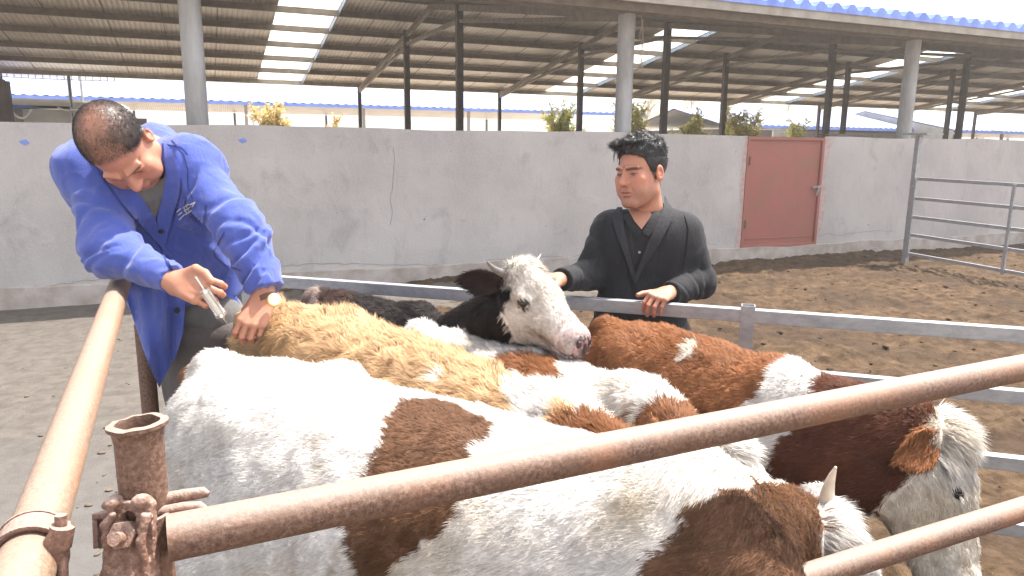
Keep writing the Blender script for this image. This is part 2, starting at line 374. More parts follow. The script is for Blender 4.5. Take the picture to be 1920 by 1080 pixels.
# hairline cracks as thin raised render seams
m = MB(); 
def crackline(pts_, wdt=.0035):
    for a, b in zip(pts_[:-1], pts_[1:]): m.bar((a[0], -.0015, a[1]), (b[0], -.0015, b[1]), .004, wdt, (0, 1, 0) if False else (0, 0, 1))
rr = random.Random(3)
for x0, x1, z in ((3.2, 6.6, .24), (8.6, 10.2, .33), (.6, 2.5, .3), (-3.5, .4, .2)):
    p_ = [(x0, z)]
    while p_[-1][0] < x1: p_.append((p_[-1][0]+rr.uniform(.04, .12), p_[-1][1]+rr.uniform(-.02, .022)))
    crackline(p_)
p_ = [(2.05, 1.6)]
while p_[-1][1] > .75: p_.append((p_[-1][0]+rr.uniform(-.025, .015), p_[-1][1]-rr.uniform(.04, .09)))
crackline(p_, .003)
o = m.obj('crack', simple('crack_dark', (.24, .22, .21), None, 8, .95), wr_); o.location = (-8, 0, 0)
m = MB()
for k in range(14): 
    x = rr.uniform(-3, 12); z = rr.uniform(.3, 1.75); rad = rr.uniform(.005, .013)
    m.add([(x+rad*math.cos(q*.9)*rr.uniform(.6, 1.2), -.002, z+rad*math.sin(q*.9)*rr.uniform(.6, 1.4)) for q in range(7)], [tuple(range(7))])
o = m.obj('mud_splash', simple('mud_splash', (.17, .13, .11), None, 8, .95), wr_); o.location = (-8, 0, 0)
for x, z, a in ((-1.55, 1.62, .5), (.42, 1.66, -.4)):
    m = MB(); m.add([(x-.04, -.004, z+.01), (x+.02, -.004, z+.03), (x+.05, -.006, z-.005), (x, -.004, z-.025)], [(0, 1, 2, 3)]); o = m.obj('paint_chip', M['blue_roof'], wr_); o.location = (-8, 0, 0)
dr = empty('hatch_door', ((DX0+DX1)/2, WY, DZ0), 'faded red steel hatch door set in the grey yard wall', 'door')
dw = DX1-DX0; dh = DZ1-DZ0
m = MB(); m.box((0, .03, dh/2), (dw-.1, .03, dh-.02)); 
for zq in (.13,): m.box((0, .012, zq), (dw-.16, .012, .02))
m.obj('door_leaf', M['red'], dr, bevel=.004)
m = MB(); t_ = .045
m.box((-dw/2+t_/2, .02, dh/2), (t_, .07, dh)); m.box((dw/2-t_/2, .02, dh/2), (t_, .07, dh)); m.box((0, .02, dh-t_/2), (dw-2*t_, .066, t_)); m.box((0, .02, t_/2-.01), (dw-2*t_, .066, t_))
m.obj('door_frame', M['red'], dr, bevel=.004)
m = MB(); m.bar((dw/2-.18, -.03, .86), (dw/2-.02, -.03, .88), .02, .03); m.bar((dw/2-.12, -.045, .74), (dw/2-.07, -.035, .86), .018, .02); m.tube([(dw/2-.1, -.05, .87), (dw/2-.1, .02, .87)], .016)
m.obj('latch', M['galv_dull'], dr)
for z in (.35, 1.25): m = MB(); m.tube([(-dw/2+.05, -.028, z-.06), (-dw/2+.05, -.028, z+.06)], .014); m.obj('hinge', M['rust_dark'], dr, True)
# pink overspray around the frame, on the plaster
m = MB(); rr = random.Random(8)
for sx, wd in ((DX0, -.11), (DX1, .14)):
    zz_ = np.linspace(.12, 1.8, 22); out = [wd*(.35+.65*abs(math.sin(z*3.1+sx))*rr.uniform(.6, 1)) for z in zz_]
    for i in range(21): m.add([(sx, -.0022, zz_[i]), (sx+out[i], -.0022, zz_[i]), (sx+out[i+1], -.0022, zz_[i+1]), (sx, -.0022, zz_[i+1])], [(0, 1, 2, 3)])
t = NT('overspray'); g = t.noise(14, 5, .7); t.base(t.ramp(g, (.4, (.43, .27, .25)), (.62, (.44, .39, .37)))); t.set(Roughness=.9)
o = m.obj('overspray', t.m, wr_); o.location = (-8, 0, 0)
# flat steel plates lying on the wall top
m = MB(); m.box((0, 0, 0), (.9, .2, .03)); o = m.obj('steel_plate', M['dark_steel']); o.location = (9.1, WY+.12, HW+.03); tag(o, 'dark flat steel plate lying on the wall top right of the red hatch door', 'plate')

# ------------------------------------------------------------------ tube gate by the wall
gt = empty('yard_gate', (9.52, 7.6, 0), 'grey galvanised five-rail gate standing out from the wall at the right', 'gate')
m = MB(); m.box((0, 0, .92), (.07, .07, 1.84)); m.obj('gate_post', M['galv'], gt, bevel=.006)
m = MB(); m.box((0, 0, 1.86), (.34, .5, .025)); m.obj('top_plate', M['galv_dull'], gt)
hs = (1.23, .95, .68, .42, .14)
for hgt in hs: m = MB(); m.bar((-.02, -.06, hgt), (-.32, -4.2, hgt-.02), .035, .045); m.obj('gate_rail', M['galv'], gt, bevel=.004)
for y in (-.07, -1.55, -2.9, -4.2): m = MB(); m.box((-.02-.3*(-y/4.2)-.036, y, .66), (.03, .04, 1.15)); m.obj('gate_bar', M['galv'], gt, bevel=.004)

# ------------------------------------------------------------------ cattle shed beyond the wall
SB = 5.4; shed = empty('cattle_shed', (5.4, 18, 0), 'long open-sided cattle shed with sheet roof on steel posts behind the wall', 'shed')
def off(o): o.location = (-5.4, -18, 0); return o
X0, X1 = -11.8, 60.0
RIDGE = (18.0, 5.15); BACK = (27.2, 3.74); FRONT = (8.2, 3.50)
def rz(y): return RIDGE[1]-(y-18)*(RIDGE[1]-BACK[1])/9.2 if y > 18 else RIDGE[1]-(18-y)*(RIDGE[1]-FRONT[1])/9.8
skyx = [2.7+10.8*k for k in range(-1, 6)]; hwd = .72
edges = [X0]
for x in skyx:
    if X0 < x-hwd: edges += [x-hwd, x+hwd]
edges.append(X1)
def slope_sheet(m, xa, xb, y0, y1, th=.04, corr=True):
    m.add([(xa, y0, rz(y0)), (xb, y0, rz(y0)), (xb, y1, rz(y1)), (xa, y1, rz(y1)), (xa, y0, rz(y0)+th), (xb, y0, rz(y0)+th), (xb, y1, rz(y1)+th), (xa, y1, rz(y1)+th)], [(0, 1, 2, 3), (7, 6, 5, 4), (0, 4, 5, 1), (2, 6, 7, 3), (1, 5, 6, 2), (3, 7, 4, 0)])
for a, b in zip(edges[0::2], edges[1::2]):
    m = MB(); slope_sheet(m, a, b, 18.0, 27.2); off(m.obj('roof_sheet', M['underside'], shed))
m = MB(); slope_sheet(m, X0, X1, 8.2, 17.99); off(m.obj('roof_sheet', M['underside'], shed))
for x in skyx:
    if x-hwd < X0: continue
    m = MB(); slope_sheet(m, x-hwd+.004, x+hwd-.004, 18.05, 27.15, .01); off(m.obj('skylight_sheet', M['frp'], shed))
    m = MB(); m.bar((x+hwd+.02, 18.1, rz(18.1)-.07), (x+hwd+.02, 27.1, rz(27.1)-.07), .03, .11); off(m.obj('skylight_trim', simple('pale_blue_trim', (.25, .32, .45), None, 5, .5), shed))
# seams of the insulation blanket
m = MB()
for x in np.arange(X0+1, X1, 1.27):
    if min(abs(x-s_) for s_ in skyx) > hwd+.1: m.bar((x, 18.2, rz(18.2)-.006), (x, 27.1, rz(27.1)-.006), .02, .01)
off(m.obj('roof_seam', M['mid_steel'], shed))
# blue corrugated top sheet, visible along the near eave
xs = np.arange(X0, X1, .07); prof = np.array([0, .055, .055, 0])[np.arange(len(xs)) % 4]; V = []
for x, z in zip(xs, prof): V += [(x, 8.02, 3.53+z*1.3), (x, 8.2, 3.56+z), (x, 17.9, 5.22+z), (x, 8.01, 3.47)]
F = []
for i in range(len(xs)-1):
    for k in (0, 1): F.append((i*4+k, i*4+4+k, i*4+5+k, i*4+1+k))
    F.append((i*4+3, i*4+7, i*4+4, i*4))
me = bpy.data.meshes.new('blue_top_sheet'); me.from_pydata(V, [], F); off(link('blue_top_sheet', me, M['blue_roof'], shed))
m = MB(); m.box(((X0+X1)/2, 8.06, 3.42), (X1-X0, .06, .11)); off(m.obj('eave_trim', M['gutter'], shed))
m = MB(); m.box(((X0+X1)/2, 8.9, 3.47), (X1-X0, .12, .2)); off(m.obj('eave_beam', M['mid_steel'], shed)); m = MB(); m.box(((X0+X1)/2, 8.35, 3.36), (X1-X0, .07, .1)); off(m.obj('purlin', M['mid_steel'], shed))
for y in [27.05, 25.5, 24, 22.5, 21, 19.5, 18.1, 16.5, 14.9, 13.3, 11.7, 10.2]:
    m = MB(); m.box(((X0+X1)/2, y, rz(y)-.09), (X1-X0, .08, .15)); off(m.obj('purlin', M['mid_steel'] if y < 26.9 else M['gutter'], shed))
for k in range(-2, 11):
    x = k*SB
    for nm, y, top, r_, mt in (('front_column', 8.92, 3.38, .115, 'pale_col'), ('post', 15.9, 4.68, .075, 'dark_steel'), ('post', 20.4, 4.68, .075, 'dark_steel'), ('post', 27.0, 3.6, .06, 'dark_steel')):
        m = MB()
        if nm == 'front_column': m.tube([(x, y, -.1), (x, y, top)], r_, 20)
        else: m.box((x, y, top/2-.05), (r_*1.9, r_*1.9, top+.1))
        off(m.obj(nm, M[mt], shed, smooth=(nm == 'front_column')))
    m = MB(); m.bar((x, 27.0, rz(27)-.24), (x, 18, rz(18)-.24), .08, .13); m.bar((x, 18, rz(18)-.24), (x, 8.9, rz(8.9)-.24), .08, .13)
    m.bar((x, 20.4, 4.30), (x, 15.9, 4.30), .07, .09); m.bar((x, 26.9, 3.45), (x, 20.4, 4.28), .06, .07); m.bar((x, 15.9, 4.28), (x, 8.95, 3.33), .06, .07)
    for y in (17.2, 19.1, 22.5, 24.7): m.bar((x, y, (4.3 if y < 20.4 else 4.28-(y-20.4)*.128)), (x, y, rz(y)-.24), .05, .05)
    off(m.obj('truss', M['mid_steel'], shed))
# ragged twine hanging at a column head
m = MB(); m.tube([(5.52, 8.75, 3.35), (5.56, 8.74, 3.0), (5.53, 8.75, 2.86), (5.58, 8.74, 2.6)], .008, 5); m.tube([(5.55, 8.75, 3.3), (5.5, 8.75, 3.1), (5.56, 8.75, 2.9)], .006, 5); off(m.obj('hanging_twine', simple('twine', (.4, .33, .25), None, 9, .9), shed))
# dark plank post at the very left
m = MB(); m.box((0, 0, 1.2), (.26, .1, 2.4)); m.box((.155, 0, 1.2), (.05, .08, 2.36)); o = m.obj('gate_pillar', [M['dark_steel']]); q = P(-8, 200, 9.4); o.location = (q.x, q.y, 0); tag(o, 'dark brown pillar just beyond the wall at the left edge', 'pillar')

# ------------------------------------------------------------------ sheds and houses farther off
def barn(name, x0, x1, y0, dep, h0, h1, label, roofmat, wallmat=None, endwall=False, strips=False, bays=6.0, group=None):
    r = empty(name, ((x0+x1)/2, y0, 0), label, 'shed', group); ox = (x0+x1)/2
    def of(o): o.location = (-ox, -y0, 0); return o
    ym = y0+dep/2; xs = np.arange(x0, x1+.01, .11); pr = np.array([0, .05])[(np.arange(len(xs))//2) % 2]; V = []; F = []
    for x, z in zip(xs, pr): V += [(x, y0-.3, h0+z), (x, ym, h1+z), (x, y0+dep+.3, h0+z)]
    for i in range(len(xs)-1): F += [(i*3, i*3+3, i*3+4, i*3+1), (i*3+1, i*3+4, i*3+5, i*3+2)]
    me = bpy.data.meshes.new('roof'); me.from_pydata(V, [], F); of(link('roof', me, roofmat, r))
    m = MB(); m.box((ox, y0-.31, h0-.07), (x1-x0, .05, .16)); of(m.obj('fascia', M['blue_roof'], r))
    m = MB(); m.add([(x0, y0-.25, h0-.06), (x1, y0-.25, h0-.06), (x1, ym, h1-.08), (x0, ym, h1-.08)], [(0, 1, 2, 3)]); m.add([(x0, y0+dep, h0-.06), (x1, y0+dep, h0-.06), (x1, ym, h1-.09), (x0, ym, h1-.09)], [(0, 1, 2, 3)]); of(m.obj('ceiling', M['underside'], r))
    if strips:
        for x in np.arange(x0+3, x1, 7): m = MB(); m.add([(x, y0-.3, h0+.06), (x+.9, y0-.3, h0+.06), (x+.9, ym, h1+.06), (x, ym, h1+.06)], [(0, 1, 2, 3)]); of(m.obj('roof_light', M['white_wall'], r))
    if wallmat: m = MB(); m.box((ox, ym, h0/2-.1), (x1-x0-.4, dep-.6, h0-.25)); of(m.obj('wall', wallmat, r))
    else:
        for x in np.arange(x0+.3, x1, bays):
            for y in (y0, y0+dep-.1): m = MB(); m.box((x, y, h0/2-.1), (.14, .14, h0)); of(m.obj('post', M['mid_steel'], r))
        m = MB()
        for hgt in (.5, 1.0, 1.45, 1.9): m.bar((x0, y0+.1, hgt), (x1, y0+.1, hgt), .05, .05)
        for x in np.arange(x0+.3, x1, 1.5): m.bar((x, y0+.1, 0), (x, y0+.1, 1.95), .05, .05, (0, 1, 0))
        of(m.obj('pen_rail', M['galv_dull'], r))
    if endwall:
        m = MB()
        m.add([(x0, y0, 0), (x0, y0+dep, 0), (x0, y0+dep, h0), (x0, ym, h1-.04), (x0, y0, h0)], [(0, 1, 2, 3, 4)]); of(m.obj('gable', M['grey_wall'], r))
        m = MB(); m.box((x0-.03, y0+1.8, .9), (.05, 2.4, 1.9)); m.box((x0-.03, y0+6, .9), (.05, 3.0, 1.9)); of(m.obj('red_door', M['red'], r))
    return r
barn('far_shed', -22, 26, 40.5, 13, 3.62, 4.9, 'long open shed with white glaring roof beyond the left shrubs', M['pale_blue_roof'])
barn('far_shed', 26.5, 46, 33.5, 9, 2.85, 3.9, 'low shed with pale blue roof behind the yellow shrubs, its shaded inside painted dark', M['pale_blue_roof'], M['shade_in'])
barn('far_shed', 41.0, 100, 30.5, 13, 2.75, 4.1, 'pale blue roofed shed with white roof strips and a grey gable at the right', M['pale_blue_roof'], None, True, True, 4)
m = MB(); m.box((0, 0, 1.3), (1.3, .1, 1.5)); m.box((0, -.06, 1.3), (.06, .05, 1.4)); wb = m.obj('window_board', M['white_wall']); q = P(1447, 248, 36); wb.location = (q.x, q.y-.8, .4); tag(wb, 'small white framed board standing in front of the dark low shed', 'board')
hs_ = empty('guard_house', (-11.2, 24, 0), 'small white hut with blue roof edge behind the wall at the far left', 'hut')
q = P(80, 215, 24); hx = q.x; hy = q.y
hs_.location = (hx, hy, 0)
m = MB(); m.box((-1.3, 0, 1.3), (1.9, 2.4, 2.6)); m.obj('side_wall', M['grey_wall'], hs_); m = MB(); m.box((.75, -.2, 1.28), (2.1, 2.4, 2.6)); m.obj('wall', M['white_wall'], hs_)
m = MB(); m.box((-1.2, -.2, 2.66), (2.3, 3.0, .12)); m.obj('roof', M['blue_roof'], hs_); m = MB(); m.box((1, -.2, 2.74), (2.9, 3.1, .12)); m.obj('porch_roof', M['white_wall'], hs_)
m = MB(); m.box((2.6, .2, 1.2), (.9, .2, 2.4)); m.obj('red_jamb', M['dark_steel'], hs_)
# hall of pale sheeting further left
m = MB(); m.box((0, 0, 2.9), (8, 6, 5.8)); hl = m.obj('sheet_hall', M['white_wall']); q = P(60, 180, 40); hl.location = (q.x-2.5, q.y+4, 0); tag(hl, 'pale sheet-clad hall rising behind the small hut at the left', 'hall')
# poles and the cable across
def pole(px, ptop, d, r, label):
    q = P(px, ptop, d); m = MB(); m.tube([(0, 0, 0), (0, 0, q.z)], r, 10); o = m.obj('utility_pole', M['galv_dull'], smooth=True); o.location = (q.x, q.y, 0); return tag(o, label, 'pole')
pole(128, 140, 22, .05, 'thin grey utility pole right of the white hut'); pole(150, 140, 29, .045, 'thinner grey utility pole left of the long far shed')
def cable(name, pa, pb, sag, r, label, hooks=False):
    m = MB(); a = Vector(pa); b = Vector(pb); pts_ = [a.lerp(b, k/16)-Vector((0, 0, sag*4*(k/16)*(1-k/16))) for k in range(17)]; m.tube(pts_, r, 6)
    if hooks:
        for k in range(0, 17, 1): m.tube([pts_[k], pts_[k]+Vector((0, 0, .14))], r, 5)
    o = m.obj(name, M['cable'] if not hooks else M['mid_steel']); return tag(o, label, 'cable')
cable('power_cable', P(15, 198, 20), P(60, 205, 20), .28, .03, 'sagging white cable loop at the left of the white hut')
cable('power_cable', P(108, 200, 20), P(152, 196, 20), .12, .028, 'white cable sagging between hut and pole at left')
cable('overhead_line', P(0, 143, 24), P(215, 152, 24), .02, .018, 'dark overhead line with hooks below the shed eave at left', True)

# ------------------------------------------------------------------ shrubs behind the wall
def shrub(x, y, h, sp, seed, label, dens=1.0, orange=.3):
    r = empty('shrub', (x, y, 0), label, 'shrub', 'shrubs growing behind the yard wall'); rg = random.Random(seed); st = MB(); LV = []; LF = []; LC = []
    def leafs(a, b, cnt, k):
        for _ in range(cnt):
            p = a.lerp(b, rg.random()); d = Vector((rg.gauss(0, 1), rg.gauss(0, 1), rg.gauss(.5, .8))).normalized(); s_ = Vector((rg.gauss(0, 1), rg.gauss(0, 1), rg.gauss(0, 1))).cross(d).normalized(); L = rg.uniform(.09, .22); wq = L*.2
            o = len(LV); LV.extend([p, p+d*L*.5+s_*wq, p+d*L, p+d*L*.5-s_*wq]); LF.append((o, o+1, o+2, o+3))
            if rg.random() < orange*k: c = (.66, rg.uniform(.46, .56), .24)
            elif rg.random() < .45: c = (.72, .66, rg.uniform(.2, .3))
            else: c = (rg.uniform(.42, .55), rg.uniform(.52, .6), .2)
            LC.extend([c]*4)
    for i in range(int(11*dens)):
        a0 = rg.uniform(0, 6.28); tip = Vector((math.cos(a0)*sp*rg.uniform(.2, 1), math.sin(a0)*sp*rg.uniform(.1, .6), h*rg.uniform(.72, 1.06))); b0 = Vector((rg.uniform(-.1, .1), rg.uniform(-.1, .1), 0)); mid = b0.lerp(tip, .5)+Vector((-math.cos(a0)*sp*.15, 0, .1))
        st.tube([b0, mid, tip], [.03, .018, .006], 5)
        leafs(mid, tip, int(70), 1.0); leafs(b0.lerp(mid, .4), mid, 22, .4)
        for k in range(4):
            s0 = mid.lerp(tip, rg.uniform(0, .8)); e0 = s0+Vector((rg.uniform(-.4, .4), rg.uniform(-.3, .3), rg.uniform(.15, .5))); st.tube([s0, e0], [.005, .002], 4); leafs(s0, e0, 38, 1.2)
    st.obj('stem', simple('shrub_stem', (.25, .17, .1), None, 9, .9), r)
    me = meshnp('foliage', np.array([tuple(v) for v in LV]), np.array(LF), False); setcol(me, LC); link('foliage', me, M['leaf'], r)
t = NT('shrub_leaf'); at = t.n('ShaderNodeAttribute', attribute_name='col').outputs[0]; t.base(at); t.set(Roughness=.6)
tr = t.n('ShaderNodeBsdfTranslucent', i_Color=at); mx = t.n('ShaderNodeMixShader', i_0=.62); t.L(t.b.outputs[0], mx.inputs[1]); t.L(tr.outputs[0], mx.inputs[2]); t.L(mx.outputs[0], t.out.inputs[0]); M['leaf'] = t.m
for i, (px, top, d, sp, lb, dn, og) in enumerate(((505, 190, 29, 1.0, 'orange-tipped feathery shrub above the wall right of the pale column', 1.3, .75), (625, 203, 29.5, .35, 'thin orange sprig of shrub above the wall left of the middle posts', .45, .9),
        (1052, 198, 29, 1.25, 'yellow-green shrub above the wall left of the black-haired man', 1.3, .12), (1180, 194, 29.6, 1.15, 'yellow-green shrub around the pale column above the black-haired man', 1.3, .2),
        (1290, 212, 30, 1.0, 'low yellow-green shrub beside a dark post right of the man', 1.1, .2), (1398, 206, 31, 1.45, 'bushy yellow shrub above the left edge of the red door', 1.5, .3), (1497, 232, 32, .6, 'small yellow shrub above the right half of the red door', .8, .15))):
    q = P(px, top, d); shrub(q.x, q.y, q.z, sp, i+3, lb, dn, og)
# pale tree line far beyond the roofs
def tree(x, y, h, seed, label):
    r = empty('bare_tree', (x, y, 0), label, 'tree', 'pale trees far beyond the sheds'); rg = random.Random(seed); st = MB(); st.tube([(0, 0, 0), (.1, 0, h*.5), (.2, 0, h*.9)], [.16, .11, .04], 7); LV = []; LF = []; LC = []
    for i in range(34):
        a0 = rg.uniform(0, 6.28); z0 = h*rg.uniform(.25, .85); b0 = Vector((.1, 0, z0)); L = h*rg.uniform(.16, .3); tip = b0+Vector((math.cos(a0)*L, math.sin(a0)*L, L*1.2)); st.tube([b0, tip], [.04, .01], 5)
        for _ in range(46):
            p = b0.lerp(tip, rg.uniform(.25, 1.1))+Vector((rg.gauss(0, .3), rg.gauss(0, .3), rg.gauss(0, .3))); d = Vector((rg.gauss(0, 1), rg.gauss(0, 1), rg.gauss(0, 1))).normalized()*.14; s_ = d.orthogonal()*.5; o = len(LV); LV.extend([p, p+d*.5+s_, p+d, p+d*.5-s_]); LF.append((o, o+1, o+2, o+3)); g_ = rg.uniform(.8, 1.1); LC.extend([(.42*g_, .38*g_, .2*g_)]*4)
    st.obj('trunk', simple('pale_bark', (.4, .35, .28), None, 5, .9), r); me = meshnp('crown', np.array([tuple(v) for v in LV]), np.array(LF), False); setcol(me, LC); link('crown', me, M['leaf'], r)
for i, x in enumerate((44, 51, 57, 64, 72, 81, 91, 103)): tree(x, 68+(i*7 % 5), 7.2+(i*3 % 4)*.5, i, ['pale poplar with thin crown above the right-hand sheds, %s' % s_ for s_ in ('leftmost of the row', 'second from the left', 'third from the left', 'fourth from the left', 'fifth from the left', 'sixth from the left', 'seventh from the left', 'rightmost of the row')][i])

# ------------------------------------------------------------------ pen: rusty pipes, clamps, galvanised rails
def pipe(name, pts_, r, mat, label, parent=None, group=None, hollow=False):
    m = MB(); m.tube(pts_, r, 28, not hollow); o = m.obj(name, mat, parent, smooth=True)
    return o
LP0, LP1 = P(-22, 1150, .72), P(232, 512, 2.44)
LP0 = Vector((-.185, .55, 1.215)); 
lr = empty('pipe_rail', (LP1.x, LP1.y, 0), 'sand-coloured steel pipe rail running from the bottom left corner to the blue-coated man', 'rail')
def hollow_pipe(name, a, b, r, mat, parent, wall=.0035, n=32, lip=0, wob=0):
    a = Vector(a); b = Vector(b); d = (b-a).normalized(); ref = d.orthogonal().normalized(); bb = d.cross(ref); V = []; F = []; rg = random.Random(1); L = (b-a).length
    ws = [rg.uniform(-1, 1)*wob for _ in range(n)]; ws = [(ws[k]+ws[k-1]+ws[(k+1) % n])/3 for k in range(n)]
    st = [(0, r), (L-.02, r), (L-.008, r+lip*.3), (L-.004, r+lip), (L, r+lip), (L+.001, r-wall+lip*.2), (L-.008, r-wall), (L-.3, r-wall)]
    for s_, rad in st:
        for k in range(n):
            q = 2*math.pi*k/n; rr_ = rad*(1+(.13*math.cos(2*q+.6) if s_ > L-.03 and wob else 0))+ (ws[k]*.5 if s_ > L-.02 else 0)
            V.append(a+d*(s_+(ws[k] if s_ > L-.012 else 0))+(ref*math.cos(q)+bb*math.sin(q))*rr_)
    for i in range(len(st)-1):
        for k in range(n): F.append((i*n+k, i*n+(k+1) % n, (i+1)*n+(k+1) % n, (i+1)*n+k))
    m = MB(); m.add(V, F); return m.obj(name, mat, parent, smooth=True, world=parent is not None)
pl = hollow_pipe('pipe', LP0, LP1, .0295, M['rust_light'], lr)
far_post = P(276, 700, 2.47); far_post.z = 0
m = MB(); m.tube([far_post, far_post+Vector((0, 0, 1.05))], .027, 20); m.obj('post', M['rust'], lr, True, world=True)
FP = P(330, 1006, .80); PH = FP.z
PC = P(268, 1000, .82); POST = Vector((PC.x, PC.y, 0)); top = P(258, 792, .80)
cp = empty('corner_post', POST, 'rusty open-topped pipe post with a bolted clamp at the bottom left', 'post')
hollow_pipe('post_pipe', (POST.x+.004, POST.y, 0), (top.x, top.y, top.z), .0228, M['rust'], cp, .003, 36, .0058, .0018)
RP1 = P(1940, 685, 1.43); d_ = (RP1-FP).normalized()
pr1 = MB(); o = pr1.tube([FP-d_*.008, FP+d_*.6, FP+d_*1.4, FP+d_*3.2], .0255, 32).obj('front_rail', M['rust'], None, True); tag(o, 'rusty upper pipe rail crossing in front of the cattle up to the right edge', 'rail')
A1, A2 = P(1470, 1096, 1.325), P(1925, 952, 1.62); d2 = (A2-A1).normalized()
A0 = A1-d2*1.35
pr2 = MB(); o = pr2.tube([A0, A1, A2, A2+d2*1.6], .025, 32).obj('front_rail', M['rust'], None, True); tag(o, 'rusty lower pipe rail cutting the bottom right corner of the picture', 'rail')
# scaffold clamp on the corner post (its parts)
def torus_band(c, ax, r, wdt, th, a0=0, a1=360, n=30):
    c = Vector(c); ax = Vector(ax).normalized(); ref = ax.cross(Vector((0, 0, 1))) if abs(ax.z) < .9 else Vector((1, 0, 0)); ref = (ref-ax*ref.dot(ax)).normalized(); bb = ax.cross(ref); V = []; F = []
    for k in range(n+1):
        q = math.radians(a0+(a1-a0)*k/n); e = ref*math.cos(q)+bb*math.sin(q)
        for rr_, s_ in ((r, -1), (r+th, -1), (r+th, 1), (r, 1)): V.append(c+e*rr_+ax*s_*wdt/2)
    for k in range(n):
        for j in range(4): F.append((k*4+j, k*4+(j+1) % 4, k*4+4+(j+1) % 4, k*4+4+j))
    F += [(0, 1, 2, 3), (n*4+3, n*4+2, n*4+1, n*4)]; return V, F
cz = PC.z
m = MB(); m.add(*torus_band((POST.x+.001, POST.y, cz+.004), (0, 0, 1), .0275, .046, .005)); m.obj('clamp_band', M['rust_dark'], cp, bevel=.0012, world=True)
Rr = Vector(RAX); Uu = Vector(UAX); Tt = Vector(TAX)
def cf(r_, u_, t_): return PC+Rr*r_+Uu*u_+Tt*t_
# cast front plate facing the camera, with two lobes at the top
def plate_sdf(p):
    q = (p-A_(PC))/1.05-A_(TAX*.006); x = q@RAX.astype(np.float32); y = q@UAX.astype(np.float32); z = q@TAX.astype(np.float32); L = np.stack([x, y, z], 1)
    xw = .024-.16*(L[:, 1]-.0)*.6; sl = np.maximum(np.abs(L[:, 0]-.006)-np.clip(xw, .016, .034), np.maximum(np.abs(L[:, 2]-.026+L[:, 1]*.08)-.005, np.abs(L[:, 1]+.012)-.055)).astype(np.float32)
    d = smin(.008, sl, ell(L, (-.006, -.045, .012), (.03, .03, .024)))
    d = smin(.004, d, cap(L, (-.017, -.022, .030), (-.017, .022, .036), .0042), cap(L, (-.017, .022, .036), (-.010, .032, .036), .004), cap(L, (.024, .030, .036), (.021, .008, .040), .0055, .004), cap(L, (.021, .008, .040), (.027, -.05, .030), .004, .003))
    d = smin(.003, d, cap(L, (-.012, .043, .022), (-.012, .043, .034), .0065), cap(L, (.016, .043, .022), (.016, .046, .034), .007))
    d = ssub(.003, d, cap(L, (.002, .026, .045), (.002, .026, .02), .007))
    return d+.0009*vnoise(p, 220, 2)+.0006*vnoise(p, 600, 4)
c0 = np.array(PC)-.1; V, Q = nets(plate_sdf, c0, c0+.2, .0014); link('clamp_casting', meshnp('clamp_casting', V, Q), M['rust_dark'], cp, True)
def hexnut(m, c, ax, r, h, rot=.3):
    c = Vector(c); ax = Vector(ax).normalized(); ref = ax.orthogonal().normalized(); bb = ax.cross(ref); V = [c+(ref*math.cos(rot+k*math.pi/3)+bb*math.sin(rot+k*math.pi/3))*r+ax*h*s_ for s_ in (0, 1) for k in range(6)]
    m.add(V, [tuple(range(6))[::-1], tuple(range(6, 12))]+[(k, (k+1) % 6, 6+(k+1) % 6, 6+k) for k in range(6)])
m = MB(); hexnut(m, cf(.001, .010, .036), Tt*.95+Uu*.3, .0158, .013); m.obj('nut', M['rust_dark'], cp, bevel=.0012, world=True)
m = MB(); m.tube([cf(.001, .000, .02), cf(.001, .010, .046), cf(.001, .0145, .062)], .0072, 16); m.obj('bolt', M['rust_dark'], cp, True, world=True)
# side ears of the clamp: left bracket and right wing
m = MB(); m.bar(cf(-.048, .022, .006), cf(-.01, .03, .02), .014, .007, Uu); m.bar(cf(-.048, .024, .004), cf(-.042, -.012, .012), .016, .006, Rr); m.tube([cf(-.044, .03, .0), cf(-.028, .038, .004), cf(-.015, .046, .002)], [.004, .008, .006], 10); m.obj('left_flange', M['rust_dark'], cp, bevel=.0015, world=True)
m = MB(); m.tube([cf(.02, .036, -.006), cf(.045, .040, -.012), cf(.062, .042, -.014), cf(.068, .04, -.014)], [.008, .007, .0065, .003], 12); m.tube([cf(.018, .024, .004), cf(.045, .028, -.002), cf(.062, .029, -.004), cf(.07, .026, -.004)], [.007, .0068, .006, .003], 12); m.obj('right_flange', M['rust_dark'], cp, True, world=True)
# second clamp round the sand-coloured rail at the bottom left
dl = (LP1-LP0).normalized(); K = P(66, 1022, .79); K = LP0+dl*(K-LP0).dot(dl)
ck = empty('pipe_clamp', K, 'rusty clamp with bolt wrapped round the left pipe rail at the bottom left corner', 'clamp')
m = MB(); m.add(*torus_band(K, dl, .030, .036, .005)); m.add(*torus_band(K-dl*.02, dl, .0345, .006, .004)); m.add(*torus_band(K+dl*.02, dl, .0345, .004, .002)); m.obj('band', M['rust_dark'], ck, bevel=.001, world=True)
m = MB(); e = Rr*.9+Uu*.1; m.tube([K+Rr*.026-Uu*.012+Tt*.016, K+Rr*.036+Uu*.004+Tt*.02, K+Rr*.047+Uu*.026+Tt*.022], [.014, .0155, .011], 14); m.tube([K+Rr*.044+Uu*.012+Tt*.022, K+Rr*.049+Uu*.034+Tt*.024], .012, 14); m.obj('lug', M['rust_dark'], ck, True, world=True)
m = MB(); m.tube([K+Rr*.044-Uu*.05+Tt*.016, K+Rr*.047+Uu*.045+Tt*.024], .006, 10); m.obj('bolt', M['rust_dark'], ck, True, world=True)
